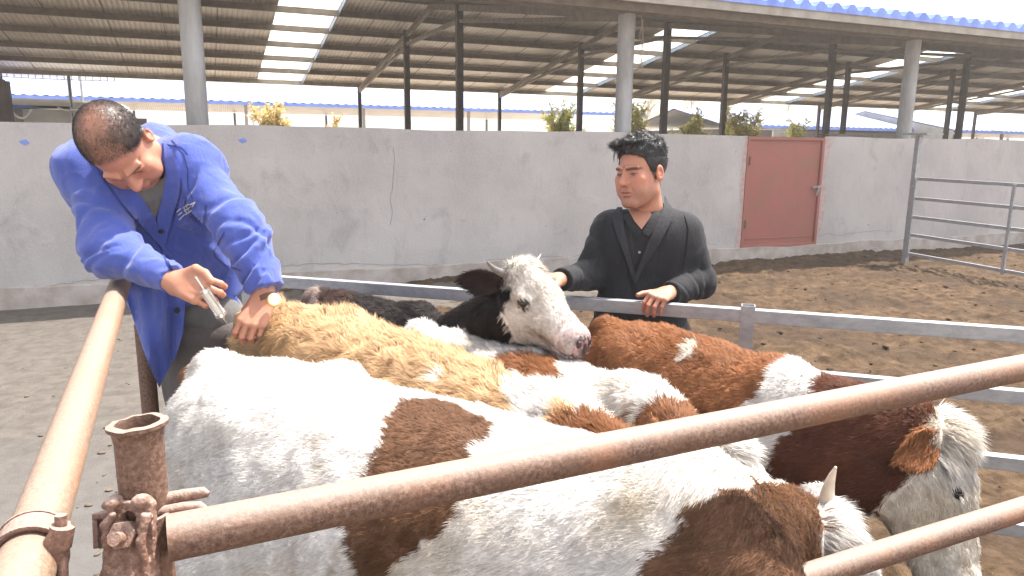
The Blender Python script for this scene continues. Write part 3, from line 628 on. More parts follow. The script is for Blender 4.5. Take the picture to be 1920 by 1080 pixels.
# wire twist below
# galvanised pen fence behind the cattle
a = P(470, 516, 3.22); b = P(1920, 607, 2.39); a = Vector((a.x, a.y, 1.055)); b = Vector((b.x, b.y, 1.055)); b = a+(b-a)*1.35; df = (b-a).normalized()
gf = empty('pen_fence', (a.x, a.y, 0), 'galvanised square-tube pen fence between the cattle and the man in black', 'fence')
for hgt in (1.055, .845, .61, .375):
    m = MB(); a2 = Vector((a.x, a.y, hgt)); m.bar(a2, a2+df*((b-a).length), .04, .048); m.obj('fence_rail', M['galv'], gf, bevel=.003, world=True)
def on(px, py):      # point of the fence line under a picture column
    o_, p1 = CAMLOC, P(px, py, 1); v = p1-o_; n_ = Vector((-df.y, df.x, 0)); t_ = (a-o_).dot(n_)/v.dot(n_); return o_+v*t_
for px in (1402, 470, 2330):
    q = on(px, 590); m = MB(); dn = Vector((-df.y, df.x, 0)); w2 = .0235; zt = 1.092
    for sx, sy, lx, ly in ((1, 0, .003, .047), (-1, 0, .003, .047), (0, 1, .041, .003), (0, -1, .041, .003)):
        c_ = Vector((q.x, q.y, 0))+df*(sx*(w2-.0015))+dn*(sy*(w2-.0015)) ; R3 = Matrix(((df.x, dn.x, 0), (df.y, dn.y, 0), (0, 0, 1))); m.box((c_.x-dn.x*.0+0, c_.y, zt/2), (lx, ly, zt), R3)
    o = m.obj('fence_post', M['galv'], gf, world=True); o.location = o.location-dn*.0 - dn*(-.0)

# haze volume added as veiling glare: lifts the darks of far sheds and roof
m = MB(); m.box((30, 120, 5.5), (680, 420, 13.4)); hz = m.obj('haze', None); tag(hz, 'thin haze volume added over the farmyard as a veil of glare', 'haze', kind='stuff')
hm_ = bpy.data.materials.new('glare_haze'); hm_.use_nodes = True; hn = hm_.node_tree; hn.nodes.remove(hn.nodes['Principled BSDF']); pv = hn.nodes.new('ShaderNodeVolumePrincipled'); pv.inputs['Color'].default_value = (.95, .93, .9, 1); pv.inputs['Density'].default_value = .0035; pv.inputs['Anisotropy'].default_value = .35
hn.links.new(pv.outputs[0], hn.nodes['Material Output'].inputs['Volume']); hz.data.materials.append(hm_)
# ------------------------------------------------------------------ cattle
def hairmat(name, rough=.6, trans=.3, spec=.2, sheen=0):
    t = NT(name); at = t.n('ShaderNodeAttribute', attribute_name='col').outputs[0]; t.base(at); t.set(Roughness=rough, Specular_IOR_Level=spec)
    nr = t.n('ShaderNodeAttribute', attribute_name='nrm').outputs['Vector']; tc = t.n('ShaderNodeVectorTransform', vector_type='NORMAL', convert_from='OBJECT', convert_to='WORLD', i_0=nr).outputs[0]
    t.L(tc, t.b.inputs['Normal']); tr = t.n('ShaderNodeBsdfTranslucent', i_Color=at); mx = t.n('ShaderNodeMixShader', i_0=trans); t.L(t.b.outputs[0], mx.inputs[1]); t.L(tr.outputs[0], mx.inputs[2]); t.L(mx.outputs[0], t.out.inputs[0]); return t.m
M['fur'] = hairmat('cattle_hair')
t = NT('cattle_skin'); at = t.n('ShaderNodeAttribute', attribute_name='col').outputs[0]; t.base(t.mix(.35, at, t.n('ShaderNodeMix', data_type='RGBA', i_0=.5, i_6=at, i_7=(.3, .2, .15, 1)).outputs[2])); t.base(at); t.set(Roughness=.8, Specular_IOR_Level=.2); t.bump(t.noise(90, 4, .7), .5, .004); M['hide'] = t.m
M['horn'] = simple('horn_keratin', (.20, .18, .17), (.10, .09, .085), 30, .4, bump=.2, bsc=80, bd=.001)
M['horn_pale'] = simple('pale_horn', (.66, .56, .44), (.5, .42, .33), 25, .45, bump=.2, bsc=80, bd=.001)
M['hoof'] = simple('hoof', (.06, .05, .045), None, 9, .6)
t = NT('wet_eye'); t.base((.012, .009, .01)); t.set(Roughness=.08); M['eye'] = t.m
M['nose'] = simple('wet_muzzle_skin', (.05, .035, .038), (.30, .16, .155), 30, .28, bump=.6, bsc=140, bd=.002, lo=.45, hi=.55)
M['nostril'] = simple('nostril_dark', (.035, .008, .008), None, 9, .5)

def tri_sample(V, Q, n, wfun, rg):
    a, b, c, d = V[Q[:, 0]], V[Q[:, 1]], V[Q[:, 2]], V[Q[:, 3]]
    ar = np.linalg.norm(np.cross(c-a, d-b), axis=1)*.5*wfun((a+b+c+d)/4); cs = np.cumsum(ar); k = np.searchsorted(cs, rg.uniform(0, cs[-1], n)); k = np.minimum(k, len(Q)-1)
    u = rg.uniform(0, 1, (n, 1)); v = rg.uniform(0, 1, (n, 1)); return (a[k]*(1-u)*(1-v)+b[k]*u*(1-v)+c[k]*u*v+d[k]*(1-u)*v).astype(np.float32)
def fur(name, p, N, flow, length, width, color, parent, rg, lift=.45, curl=.0, clump=.5, csc=28, mat=None, grav=.25, nfac=.75):
    n = len(p); cn = np.stack([vnoise(p, csc, 11+i)+.6*vnoise(p, csc*2.6, 31+i) for i in range(3)], 1); wl = rg.normal(0, .16, (n, 3))
    fl = flow-(flow*N).sum(1, keepdims=True)*N; fl /= np.maximum(np.linalg.norm(fl, axis=1, keepdims=True), 1e-6)
    li = lift if np.ndim(lift) == 0 else lift[:, None]
    d = fl+N*li+cn*clump+wl; d /= np.linalg.norm(d, axis=1, keepdims=True)
    dn_ = (d*N).sum(1); fix = np.maximum(.12-dn_, 0)[:, None]; d = d+N*fix; d /= np.linalg.norm(d, axis=1, keepdims=True)
    L = (length*rg.uniform(.6, 1.15, n))[:, None]; g = np.array([0, 0, -1.0])*grav
    c2 = np.cross(N, d)*(curl*np.sign(vnoise(p, csc*.8, 77))[:, None]) if curl else 0
    d2 = d+g+fl*.35-N*.1+c2+cn*clump*.4; d2 /= np.linalg.norm(d2, axis=1, keepdims=True)
    s_ = np.cross(d, N+rg.normal(0, .5, (n, 3))); s_ /= np.maximum(np.linalg.norm(s_, axis=1, keepdims=True), 1e-6)
    W = (width*rg.uniform(.7, 1.2, n))[:, None]; p0 = p-N*.002; p1 = p+d*L*.5; p2 = p1+d2*L*.5
    V = np.stack([p0-s_*W*.5, p0+s_*W*.5, p1-s_*W*.42, p1+s_*W*.42, p2], 1).reshape(-1, 3); o = np.arange(n)[:, None]*5
    me = meshnp(name, V, o+np.array([[0, 1, 3, 2]]), True, o+np.array([[2, 3, 4]]))
    tint = rg.uniform(.86, 1.12, (n, 1)); c = np.clip(color*tint, 0, .92); cc = np.repeat(c[:, None], 5, 1).copy(); setcol(me, cc.reshape(-1, 3))
    nn = N*nfac+cn*.22+d*(.1)+rg.normal(0, .10, (n, 3)); nn /= np.linalg.norm(nn, axis=1, keepdims=True)
    at_ = me.attributes.new('nrm', 'FLOAT_VECTOR', 'POINT'); at_.data.foreach_set('vector', np.repeat(nn[:, None], 5, 1).astype(np.float32).ravel())
    return link(name, me, mat or M['fur'], parent, True)
def inpoly(x, y, poly):
    r = np.zeros(len(x), bool); j = len(poly)-1
    for i in range(len(poly)):
        xi, yi = poly[i]; xj, yj = poly[j]
        r ^= ((yi > y) != (yj > y)) & (x < (xj-xi)*(y-yi)/((yj-yi) or 1e-9)+xi); j = i
    return r
WHITE = np.array([.80, .76, .725]); BROWN = np.array([.27, .115, .05]); DKBROWN = np.array([.12, .045, .025]); TAN = np.array([.60, .405, .235]); BLACK = np.array([.022, .016, .015]); CREAM = np.array([.70, .60, .46])

SS = np.array([-.14, -.11, -.04, .08, .2, .4, .6, .8, 1.0, 1.1, 1.17])
def calf(name, rump, withers, hs, H, neck_r, poll, hf, hu, hscale, pattern, label, nstr, seed, hair=.03, curl=0., hw=1., tail=None, ear_c=None, ears=(1, 1), horns=None, noselevel=1, clump=.5, width=.0023, earpose=None, tuftlen=.05, eyeopen=1, hcol='horn', earlen=.17, ndrop=0., hlen=.86, earw=1., hside=(1, -1), earn=None, toplift=.62):
    rg = np.random.default_rng(seed); r0 = np.array([rump.x, rump.y]); w0 = np.array([withers.x, withers.y]); L = float(np.linalg.norm(w0-r0)); ex2 = (w0-r0)/L
    ex = np.array([ex2[0], ex2[1], 0]); ey = np.array([-ex2[1], ex2[0], 0]); O = np.array([r0[0], r0[1], 0.]); mid = (r0+w0)/2
    root = empty(name, (mid[0], mid[1], 0), label, 'cow')
    ds = np.linspace(-.14, 1.17, 200); sm_ = lambda v: np.convolve(np.pad(np.interp(ds, SS, v), 6, 'edge'), np.ones(13)/13, 'valid')
    top = sm_(np.array([-.14, -.08, -.02, .0, .008, -.004, -.006, -.004, .0, -.06, -.16]))*H + np.interp(ds, [0, .5, 1], hs)
    dep = sm_(np.array([.10, .28, .42, .50, .51, .54, .57, .58, .53, .40, .2]))*H; wid = sm_(np.array([.05, .11, .165, .20, .215, .235, .245, .215, .165, .13, .06]))*H*hw
    def loc(p): q = p-O; return q@ex, q@ey, p[:, 2]
    def torso(p):
        x, y, z = loc(p); s = x/L; sc_ = np.clip(s, -.14, 1.17); t_ = np.interp(sc_, ds, top); dd = np.interp(sc_, ds, dep); ww = np.interp(sc_, ds, wid); zc = t_-dd*.5
        q = (np.abs(y/ww)**2.35+np.abs((z-zc)/(dd*.5))**2.35)**(1/2.35); d = (q-1)*np.minimum(ww, dd*.5)*.85; ox = np.maximum(np.abs(s-sc_)*L, 0); return np.where(ox > 0, np.hypot(np.maximum(d, 0), ox)+np.minimum(d, 0)*0, d)
    def W_(s, y, z): return O+ex*s*L+ey*y+np.array([0, 0, z])
    poll = np.array(poll); hf = np.array(hf, float); hf /= np.linalg.norm(hf); hu = np.array(hu, float); hu -= hf*(hu@hf); hu /= np.linalg.norm(hu); hl = np.cross(hu, hf); k = hscale
    def HP(x, y, z): return poll+(hf*x*hlen+hl*y+hu*z)*k
    n0a = W_(1.0, 0, hs[2]-(.09+ndrop)*H); n0b = W_(1.02, 0, hs[2]-(.36+ndrop*.5)*H); n1a = HP(-.04+ndrop*.6, 0, -.085-ndrop); n1b = HP(.04, 0, -.19); nax = n1a-n0a; nl = np.linalg.norm(nax); nax = nax/nl
    def neck(p): return smin(.07, cap(p, n0a, n1a, .10*H*neck_r, .085*k), cap(p, n0b, n1b, .12*H*neck_r, .075*k), cap(p, (n0a+n0b)/2, (n1a+n1b)/2, .135*H*neck_r, .095*k))
    HM = np.stack([hf, hl, hu], 1)
    def head(p):
        q = ((p-poll)@HM.astype(np.float32)/k).astype(np.float32); q[:, 1] = np.abs(q[:, 1]); q[:, 0] /= hlen
        d = smin(.05, ell(q, (.10, 0, -.085), (.135, .088, .095)), cap(q, (.12, 0, -.085), (.345, 0, -.135), .072, .048), ell(q, (.10, .03, -.14), (.11, .055, .075)))
        d = smin(.04, d, ell(q, (.375, 0, -.15), (.052, .058, .055)), cap(q, (.12, .0, -.17), (.33, 0, -.185), .045, .032), ell(q, (.02, 0, -.01), (.055, .07, .045)), cap(q, (.06, .0, -.028), (.3, 0, -.10), .045, .034))
        d = smin(.02, d, ell(q, (.135, .078, -.065), (.035, .02, .024)), cap(q, (.20, .045, -.12), (.3, .038, -.14), .028, .022)); d = ssub(.012, d, ell(q, (.418, .026, -.135), (.022, .010, .014)))
        d = ssub(.006, d, cap(q, (.32, .05, -.182), (.41, .035, -.172), .004)); d = ssub(.006, d, ell(q, (.142, .098, -.066), (.014, .012, .009)))
        return d*k
    sg = lambda y: y
    legs = []
    for sy in (1, -1):
        fy = .115*H*sy; hy = .13*H*sy
        legs.append([(W_(.97, fy, .56*H), .085*H), (W_(.98, fy, .38*H), .05*H), (W_(.975, fy, .33*H), .04*H), (W_(.97, fy, .12*H), .028*H), (W_(.985, fy, .05), .033*H)])
        legs.append([(W_(.10, hy, .64*H), .135*H), (W_(.17, hy, .55*H), .10*H), (W_(-.04, hy, .40*H), .05*H), (W_(-.09, hy*.95, .36*H), .042*H), (W_(-.05, hy*.95, .12*H), .030*H), (W_(-.03, hy*.95, .05), .034*H)])
    def body(p):
        d = torso(p); dl_ = None
        for lg in legs:
            for (a_, ra), (b_, rb) in zip(lg[:-1], lg[1:]):
                c_ = cap(p, a_, b_, ra, rb); dl_ = c_ if dl_ is None else smin(.02, dl_, c_)
        d = smin(.07, d, dl_); x = [ell(p, W_(.19, sy*.15*H*hw, hs[0]-.06), (.04, .04, .035)) for sy in (1, -1)]; d = smin(.06, d, *x)
        d = smin(.05, d, cap(p, W_(-.06, 0, hs[0]-.03*H), W_(-.13, 0, hs[0]-.07*H), .04*H, .03*H), ell(p, W_(.93, .0, hs[2]-.05*H), (.07, .07, .06)), ell(p, W_(1.02, .1*H, .62*H), (.07, .07, .14)), ell(p, W_(1.02, -.1*H, .62*H), (.07, .07, .14)))
        d = smin(.08, d, neck(p)); d = smin(.04, d, head(p)); return d+.004*vnoise(p, 14, seed)+.0025*vnoise(p, 34, seed+1)
    allp = np.array([W_(-.2, .3*H, 0), W_(-.2, -.3*H, hs[0]+.05), W_(1.2, .3*H, hs[2]+.05), W_(1.2, -.3*H, 0), HP(.5, .1, .1), HP(.5, -.1, -.25), HP(-.1, .12, .1), HP(-.1, -.12, -.2)])
    V, Q = nets(body, allp.min(0)-.06, allp.max(0)+.06, .0135); V[:, 2] = np.maximum(V[:, 2], .004)
    def coords(p):
        x, y, z = loc(p); s = x/L; sc_ = np.clip(s, -.14, 1.17); t_ = np.interp(sc_, ds, top); dd = np.interp(sc_, ds, dep); u = np.degrees(np.arctan2(-y, z-(t_-dd*.5)))
        dh = head(p); dn = neck(p); dt = torso(p); lab = np.argmin(np.stack([dt, dn-.01, dh-.012]), 0); q = ((p-poll)@HM)/k; q[:, 0] /= hlen; nn = ((p-n0a)@nax)/nl
        return dict(s=s, u=u, y=y, z=z, lab=lab, q=q, n=nn, p=p)
    def colour(p):
        w_ = np.stack([fbm(p, 22, 3, seed+5), fbm(p, 22, 3, seed+6), fbm(p, 22, 3, seed+7)], 1)*.022+np.stack([vnoise(p, 90, 3), vnoise(p, 90, 4), vnoise(p, 90, 5)], 1)*.008
        c = pattern(coords((p+w_).astype(np.float32))).astype(np.float32); dt_ = np.clip(fbm(p, 5.5, 4, seed+13)-.12, 0, .5)[:, None]*np.array([.45, .6, .85])+np.clip(fbm(p*A_([1, 1, .7]), 17, 3, seed+15)-.3, 0, .5)[:, None]*np.array([.9, 1.1, 1.3]); return c*(1-np.clip(dt_, 0, .6))*(1+.16*fbm(p, 12, 3, seed+9))[:, None]*(1+.10*vnoise(p, 60, seed+2))[:, None]
    me = meshnp('body', V, Q); setcol(me, np.clip(colour(V)*.8, 0, .9)); bo = link('body', me, M['hide'], root, True)
    # coat of hair
    def wfun(c):
        cc = coords(c); w1 = np.where(cc['z'] < .45*H, .12, 1.); w1 = np.where((cc['lab'] == 0) & (cc['y'] > .1*H), w1*.5, w1); w1 = np.where(cc['lab'] == 2, 1.6, w1); q = cc['q']; return np.where((cc['lab'] == 2) & (q[:, 0] > .408) & (np.abs(q[:, 1]) < .05), 0.0, w1)
    p = tri_sample(V, Q, nstr, wfun, rg); N = grad(body, p).astype(np.float32); cc = coords(p); isH = cc['lab'] == 2; isN = cc['lab'] == 1; q = cc['q']
    flow = np.tile(-ex*.9+np.array([0, 0, -.45]), (len(p), 1)); flow[isN] = -nax*.8+np.array([0, 0, -.5]); fh = hf*.9-hu*.2; flow[isH] = fh
    Ln = np.full(len(p), hair); Ln[isH] = .016; Ln[cc['z'] < .35*H] = .018; tf = isH & (q[:, 0] < .07) & (q[:, 2] > -.07); Ln[tf] = tuftlen; Ln[isN] = hair*1.1; Ln[isH & (q[:, 0] < .22) & (q[:, 0] > .07) & (q[:, 2] > -.08)] = .024
    lf = np.full(len(p), .42); lf[isH] = .25; lf[tf] = 1.1; topm = (~isH) & (np.abs(cc['u']) < 25); lf[topm] = toplift
    fur('coat', p, N, flow, Ln, width, colour(p), root, rg, lf, curl, clump)
    # eyes, nose, nostrils
    for sy in (1, -1):
        m = MB(); bmh = bmesh.new(); bmesh.ops.create_uvsphere(bmh, u_segments=16, v_segments=10, radius=1); vs = [v.co.copy() for v in bmh.verts]; fs = [tuple(v.index for v in f.verts) for f in bmh.faces]; bmh.free()
        Rm = Matrix(HM.tolist()); m.add([Vector(HP(.142, sy*.0845, -.066))+Rm@Vector((v.x*.022*k, v.y*.015*k, v.z*.015*k)) for v in vs], fs); m.obj('eye', M['eye'], root, True, world=True)
        m = MB(); m.add([Vector(HP(.417, sy*.028, -.134))+Rm@Vector((v.x*.008*k, v.y*.0095*k, v.z*.013*k)) for v in vs], fs); m.obj('nostril', M['nostril'], root, True, world=True)
    def nose(p): return np.maximum(np.maximum(head(p)-.003+.0015*vnoise(p, 120, 3), (.408-((p-poll)@HM)[:, 0]/k/hlen)*k), np.maximum(np.abs(((p-poll)@HM)[:, 1]/k)-.046, -.185-((p-poll)@HM)[:, 2]/k)*k)
    c_ = HP(.4, 0, -.14); v2, q2 = nets(nose, c_-.09*k, c_+.09*k, .004); link('nose', meshnp('nose', v2, q2), M['nose'], root, True)
    # ears: cupped leaf with thickness, hair on both sides
    for sy, on_ in ((1, ears[0]), (-1, ears[1])):
        if not on_: continue
        eb = HP(.005, sy*.082, -.045); dr_ = (earpose or {}).get(sy) or (-.35, sy*1.0, .0); ed = (hf*dr_[0]+hl*dr_[1]+hu*dr_[2]); ed /= np.linalg.norm(ed); en = hf*.75+hu*.1+hl*sy*.35
        if earn and sy in earn: ed = V3(*earn[sy][0]); ed /= np.linalg.norm(ed); en = V3(*earn[sy][1])
        en -= ed*(en@ed); en /= np.linalg.norm(en); es = np.cross(ed, en); el = earlen*k
        def ear(p, eb=eb, ed=ed, en=en, es=es):
            q = p-eb.astype(np.float32); a_ = q@ed/el; b_ = q@es/el; c_ = q@en/el; w1 = np.interp(a_, [-.1, 0, .2, .5, .8, 1.0], [.1, .16, .27, .31, .2, .02])*earw; bow = .9*(b_**2)*np.clip(1.5-a_, .2, 2)-.05
            return np.maximum(np.maximum(np.abs(c_-bow)-.035*(1.3-np.clip(a_, 0, 1)), np.abs(b_)-w1)*.7, np.maximum(-.12-a_, a_-1.02))*el
        c_ = eb+ed*el*.5; v2, q2 = nets(ear, c_-el*.75, c_+el*.75, .004*max(k, 1)); ecol = np.array(ear_c if ear_c is not None else pattern(coords(eb[None].astype(np.float32)))[0])
        me = meshnp('ear', v2, q2); setcol(me, np.tile(ecol*.8, (len(v2), 1))); eo = link('ear', me, M['hide'], root, True)
        p2 = tri_sample(v2, q2, 2600, lambda c: np.ones(len(c)), rg); N2 = grad(ear, p2).astype(np.float32); a_ = (p2-eb)@ed/el
        fur('ear_hair', p2, N2, np.tile(ed+np.array([0, 0, -.4]), (len(p2), 1)), np.full(len(p2), .022), .0018, np.tile(ecol, (len(p2), 1))*(1+.2*vnoise(p2, 50, 2))[:, None], eo, rg, .3, 0, .35)
    if horns:
        for sy in hside:
            hx, hz, out, upk, ln, rad = horns; b_ = HP(-.0, sy*.058, -.012); pts_ = []; rs = []
            for i in range(9):
                f_ = i/8; pts_.append(Vector(b_+(hl*sy*out*f_+hu*(upk*f_*f_*.7+upk*.3*f_)+hf*hx*f_)*ln)); rs.append(rad*(1-f_)**.75+.0025)
            m = MB(); m.tube(pts_, rs, 14); m.obj('horn', M[hcol], root, True, world=True)
    # tail
    if tail is not None:
        pts_ = [W_(*t_) for t_ in tail]; m = MB(); m.tube(pts_, [.028, .022, .017, .014, .012][:len(pts_)], 10); tcol = pattern(coords(np.array(pts_[:1], np.float32)))[0] if not isinstance(tail, tuple) else tail
        P_ = []; 
        for a_, b_ in zip(pts_[:-1], pts_[1:]): P_.append(a_+(b_-a_)*rg.uniform(0, 1, (1300, 1)))
        P_ = np.concatenate(P_).astype(np.float32); an = rg.uniform(0, 6.28, len(P_)); N_ = np.stack([np.cos(an), np.sin(an), np.zeros(len(P_))], 1).astype(np.float32); P_ = P_+N_*.016
        tc_ = TAILC.get(name+str(seed), tcol); to = m.obj('tail', simple('tail_skin', tuple(float(v) for v in tc_), None, 9, .9), root, True, world=True)
        fur('tail_hair', P_, N_, np.tile(np.array([0, 0, -1.]), (len(P_), 1)), np.full(len(P_), .05), .0022, np.tile(np.array(tc_), (len(P_), 1)), to, rg, .3, 0, .3)
    return root, dict(coords=coords, body=body, L=L)
TAILC = {}
def pick(c0, *rules):
    return None
POLY = {}
def in_su(C, poly): return inpoly(C['s'], C['u'], poly) & (C['lab'] == 0)
def pat_A(C):
    n = len(C['s']); col = np.tile(WHITE, (n, 1))
    AB = np.array([.165, .085, .048]); m = in_su(C, POLY['A1']); col[m] = AB
    nk = (C['lab'] <= 1) & (C['s'] > 1.080-np.clip(C['u'], 0, 70)*.0022) ; col[nk] = AB
    hd = (C['lab'] == 2); col[hd] = WHITE; q = C['q']; e_ = hd & (((q[:, 0] < .0) & (q[:, 2] < -.05)) | ((q[:, 0] < .08) & (q[:, 2] < -.085))); col[e_] = AB*1.05
    col[(C['lab'] == 0) & (C['s'] < -.105)] = BROWN*.9
    return col
def pat_B(C):
    n = len(C['s']); col = np.tile(TAN, (n, 1)); s, u = C['s'], C['u']
    col[(C['lab'] == 0) & (s > .86+np.clip(u-4, 0, 16)*.006)] = WHITE; col[in_su(C, POLY['B2'])] = WHITE*.97
    col[C['lab'] >= 1] = WHITE; col[(C['lab'] <= 1) & inpoly(s, u, POLY['B1'])] = TAN*1.1; col[(C['lab'] == 1) & (C['n'] > .45)] = BROWN*.9; hd = (C['lab'] == 2); col[hd & (C['q'][:, 0] < .1)] = BROWN*.9
    low = (C['lab'] == 0) & (np.abs(u) > 80); col[low & (s < .8)] = TAN*1.0
    return col
def pat_C(C):
    n = len(C['s']); col = np.tile(WHITE, (n, 1))
    for k in ('C1', 'C2', 'C3'): col[in_su(C, POLY[k])] = BROWN*1.05
    col[(C['lab'] == 1) & (C['n'] > .35)] = BROWN*.9
    return col
def pat_D(C):
    n = len(C['s']); col = np.tile(BLACK, (n, 1)); hd = C['lab'] == 2; q = C['q']; ay = np.abs(q[:, 1])
    face = hd & ((q[:, 0] > .055+.0*ay+np.clip(-.06-q[:, 2], 0, 1)*.22) | ((q[:, 2] > -.055) & (ay < .075))); col[face] = WHITE*np.array([1.02, .985, .94]); er = np.sqrt(((q[:, 0]-.142)/.030)**2+((q[:, 2]+.066)/.021)**2); col[hd & (ay > .05) & (er < 1)] = np.array([.10, .06, .055]); pk = hd & (q[:, 0] > .30); col[pk & face] = np.array([.74, .62, .58])
    col[(C['lab'] == 0) & (C['s'] < .02)] = np.array([.35, .27, .24]); col[(C['lab'] == 0) & (C['s'] < .35) & (C['s'] >= .02)] = np.array([.05, .026, .02]); col[(C['lab'] == 1) & (C['n'] > .1) & (C['n'] < .0)] = WHITE
    return col
def pat_E(C):
    n = len(C['s']); col = np.tile(BROWN*1.12, (n, 1)); s, u = C['s'], C['u']
    low = (C['lab'] == 0) & (u > 45); col[low] = BROWN*.85
    for k in ('E1', 'E3'): col[in_su(C, POLY[k])] = WHITE
    nk = C['lab'] == 1; col[nk] = DKBROWN*1.15; top_ = nk & (C['p'][:, 2] > C['p'][nk, 2].max()-.05 if nk.any() else nk); 
    col[nk & (C['n'] < .30-np.clip(C['u']-15, 0, 60)*.0048)] = WHITE
    hd = C['lab'] == 2; q = C['q']; col[hd] = WHITE*np.array([1, .98, .92]); e_ = hd & (q[:, 0] < .01+np.clip(-q[:, 2]-.06, 0, 1)*.35) & (np.abs(q[:, 1]) > .045) & (q[:, 2] > -.2); col[e_] = BROWN*.9
    tf = (C['lab'] >= 1) & (q[:, 0] > -.05) & (q[:, 0] < .14) & (q[:, 2] > -.075) & ~(e_ & (np.abs(q[:, 1]) > .085) & (q[:, 2] < -.05)); col[tf] = WHITE
    return col
POLY.update(A1=[(.458, -5), (.477, 10), (.496, 20), (.524, 28), (.527, 37), (.529, 43), (.518, 58), (.547, 63), (.564, 70), (.57, 130), (.62, 130), (.62, 66), (.65, 56), (.672, 51), (.708, 44), (.706, 39), (.699, 25), (.678, 16), (.686, 9), (.655, -2), (.57, -12), (.5, -14)],
    B1=[(1.04, 10), (1.1, 10), (1.1, 24), (1.05, 24)], B2=[(.69, 12), (.73, 13), (.72, 20), (.69, 22)],
    C1=[(.455, 16), (.518, 3), (.57, -6), (.636, -2), (.694, 14), (.758, 22), (.845, 26), (.882, 35), (.9, 60), (.75, 70), (.742, 31), (.606, 26), (.426, 24)], C2=[(.955, 30), (.997, 26), (1.09, 20), (1.2, 24), (1.2, 60), (.96, 60)], C3=[(.2, 70), (.6, 70), (.6, 140), (.2, 140)],
    E1=[(.53, 28), (.52, 20), (.5, 6), (.53, 1), (.58, 10), (.59, 24)], E3=[(.955, -60), (.968, 14), (.978, 20), (.923, 33), (.861, 43), (.843, 53), (.896, 61), (.919, 77), (.979, 84), (1.2, 70), (1.2, -60)])
def V3(r_, u_, t_): return RAX*r_+UAX*u_+TAX*t_
def flat(px, py, h):      # the point of that pixel at height h
    v = P(px, py, 1)-CAMLOC; return CAMLOC+v*((h-EYE)/v.z)
TAILC['calf41'] = BROWN*.8
COWS = {}
COWS['A'] = calf('calf', flat(432, 668, 1.125), flat(1290, 872, 1.12), (1.12, 1.11, 1.11), 1.08, 1.05, P(1545, 990, 1.50), V3(.62, -.74, .22), V3(.40, .60, .68), 1.02, pat_A,
    'large white calf with a brown saddle patch nearest the camera, behind the rusty pipe rail', 280000, 41, .020, hw=1.05, tail=[(-.13, 0, 1.03), (-.17, .0, .95), (-.18, 0, .7), (-.17, 0, .45)], horns=(-.75, 0, .12, .85, .10, .020), earpose={-1: (-.5, -.8, -.9), 1: (-.2, 1, -.9)}, toplift=.38, hside=(1,), hcol='horn_pale', ear_c=WHITE, ears=(1, 1), clump=.27, width=.0012, tuftlen=.05)
COWS['B'] = calf('calf', flat(520, 560, 1.165), flat(1045, 742, 1.06), (1.15, 1.12, 1.04), 1.04, .95, P(1215, 850, 1.50), V3(.75, -.60, .25), V3(.3, .8, .3), .85, pat_B,
    'fluffy tan calf whose rump the man in blue is injecting', 210000, 42, .038, curl=.7, hw=.92, tail=[(-.12, 0, 1.10), (-.19, .0, 1.08), (-.22, 0, .8), (-.2, 0, .5)], clump=.75, width=.0016, tuftlen=.05)
COWS['C'] = calf('calf', flat(805, 612, 1.03), flat(1215, 728, .99), (1.03, 1.02, .985), .95, .9, P(1360, 838, 1.80), V3(.75, -.60, .2), V3(.3, .8, .3), .82, pat_C,
    'white calf with brown patches squeezed between the tan calf and the red-brown calf',140000, 43, .028, hw=.86, earpose={-1: (-.3, -.7, -1), 1: (-.3, .7, -1)}, clump=.5, width=.0017, tuftlen=.05)
COWS['D'] = calf('calf', flat(600, 549, 1.08), flat(800, 575, 1.03), (1.08, 1.06, 1.02), 1.0, .78, P(972, 505, 2.37), V3(.72, -.36, .58), V3(.18, .90, .30), .95, pat_D,
    'black calf with a white face and small horns resting its muzzle on the red-brown calf',130000, 44, .025, hw=.85, clump=.5, width=.0017, horns=(-.3, 0, 1.0, .55, .08, .0135), ear_c=(.03, .018, .016), earn={-1: ((-.95, .12, .12), (.08, -.25, .96))}, ndrop=.07, hlen=.78, earw=1.0, earlen=.145, tuftlen=.035)
COWS['E'] = calf('calf', flat(1150, 603, 1.07), flat(1480, 702, 1.03), (1.07, 1.08, 1.03), 1.0, 1.0, P(1762, 800, 1.86), V3(.42, -.88, .15), V3(.88, .42, .10), 1.06, pat_E,
    'red-brown calf with a white face and shoulder band lowering its head at the right',160000, 45, .022, hw=.9, clump=.5, width=.0017, ear_c=BROWN*1.1, earn={-1: ((-.9, -.25, .5), (.35, .1, .93))}, earlen=.15, horns=(.0, 0, 1.0, .5, .03, .022), hcol='horn_pale', tuftlen=.06)
# ------------------------------------------------------------------ people
t = NT('skin'); at = t.n('ShaderNodeAttribute', attribute_name='col').outputs[0]; t.base(at); t.set(Roughness=.5, Specular_IOR_Level=.4, Subsurface_Weight=.18, Subsurface_Radius=(.012, .005, .003), Subsurface_Scale=1.0); t.bump(t.noise(260, 3, .6), .25, .0015); M['skin'] = t.m
def cloth(name, c1, c2, sc=6, weave=500, rough=.85, dust=None, dustc=(.4, .38, .4), sheen=.3):
    t = NT(name); a = t.noise(sc, 5, .6); b = t.noise(weave, 2, .5); c = t.ramp(a, (.35, c1), (.65, c2))
    if dust: c = t.mix(t.ramp(t.noise(9, 6, .7, None, .6), (dust, 0), (dust+.16, .55)), c, dustc)
    t.base(c); t.set(Roughness=rough, Specular_IOR_Level=.25, Sheen_Weight=sheen, Sheen_Roughness=.5); t.bump(t.n('ShaderNodeMath', operation='ADD', i_0=t.noise(30, 6, .65, t.mapv((1, 1, .45)), .8), i_1=t.n('ShaderNodeMath', operation='MULTIPLY', i_0=b, i_1=.3).outputs[0]).outputs[0], .55, .009); return t.m
M['blue_coat'] = cloth('blue_work_coat', (.050, .078, .32), (.070, .103, .38), dust=.60, dustc=(.16, .175, .36))
M['coat_seam'] = simple('coat_seam', (.03, .045, .2), None, 9, .9)
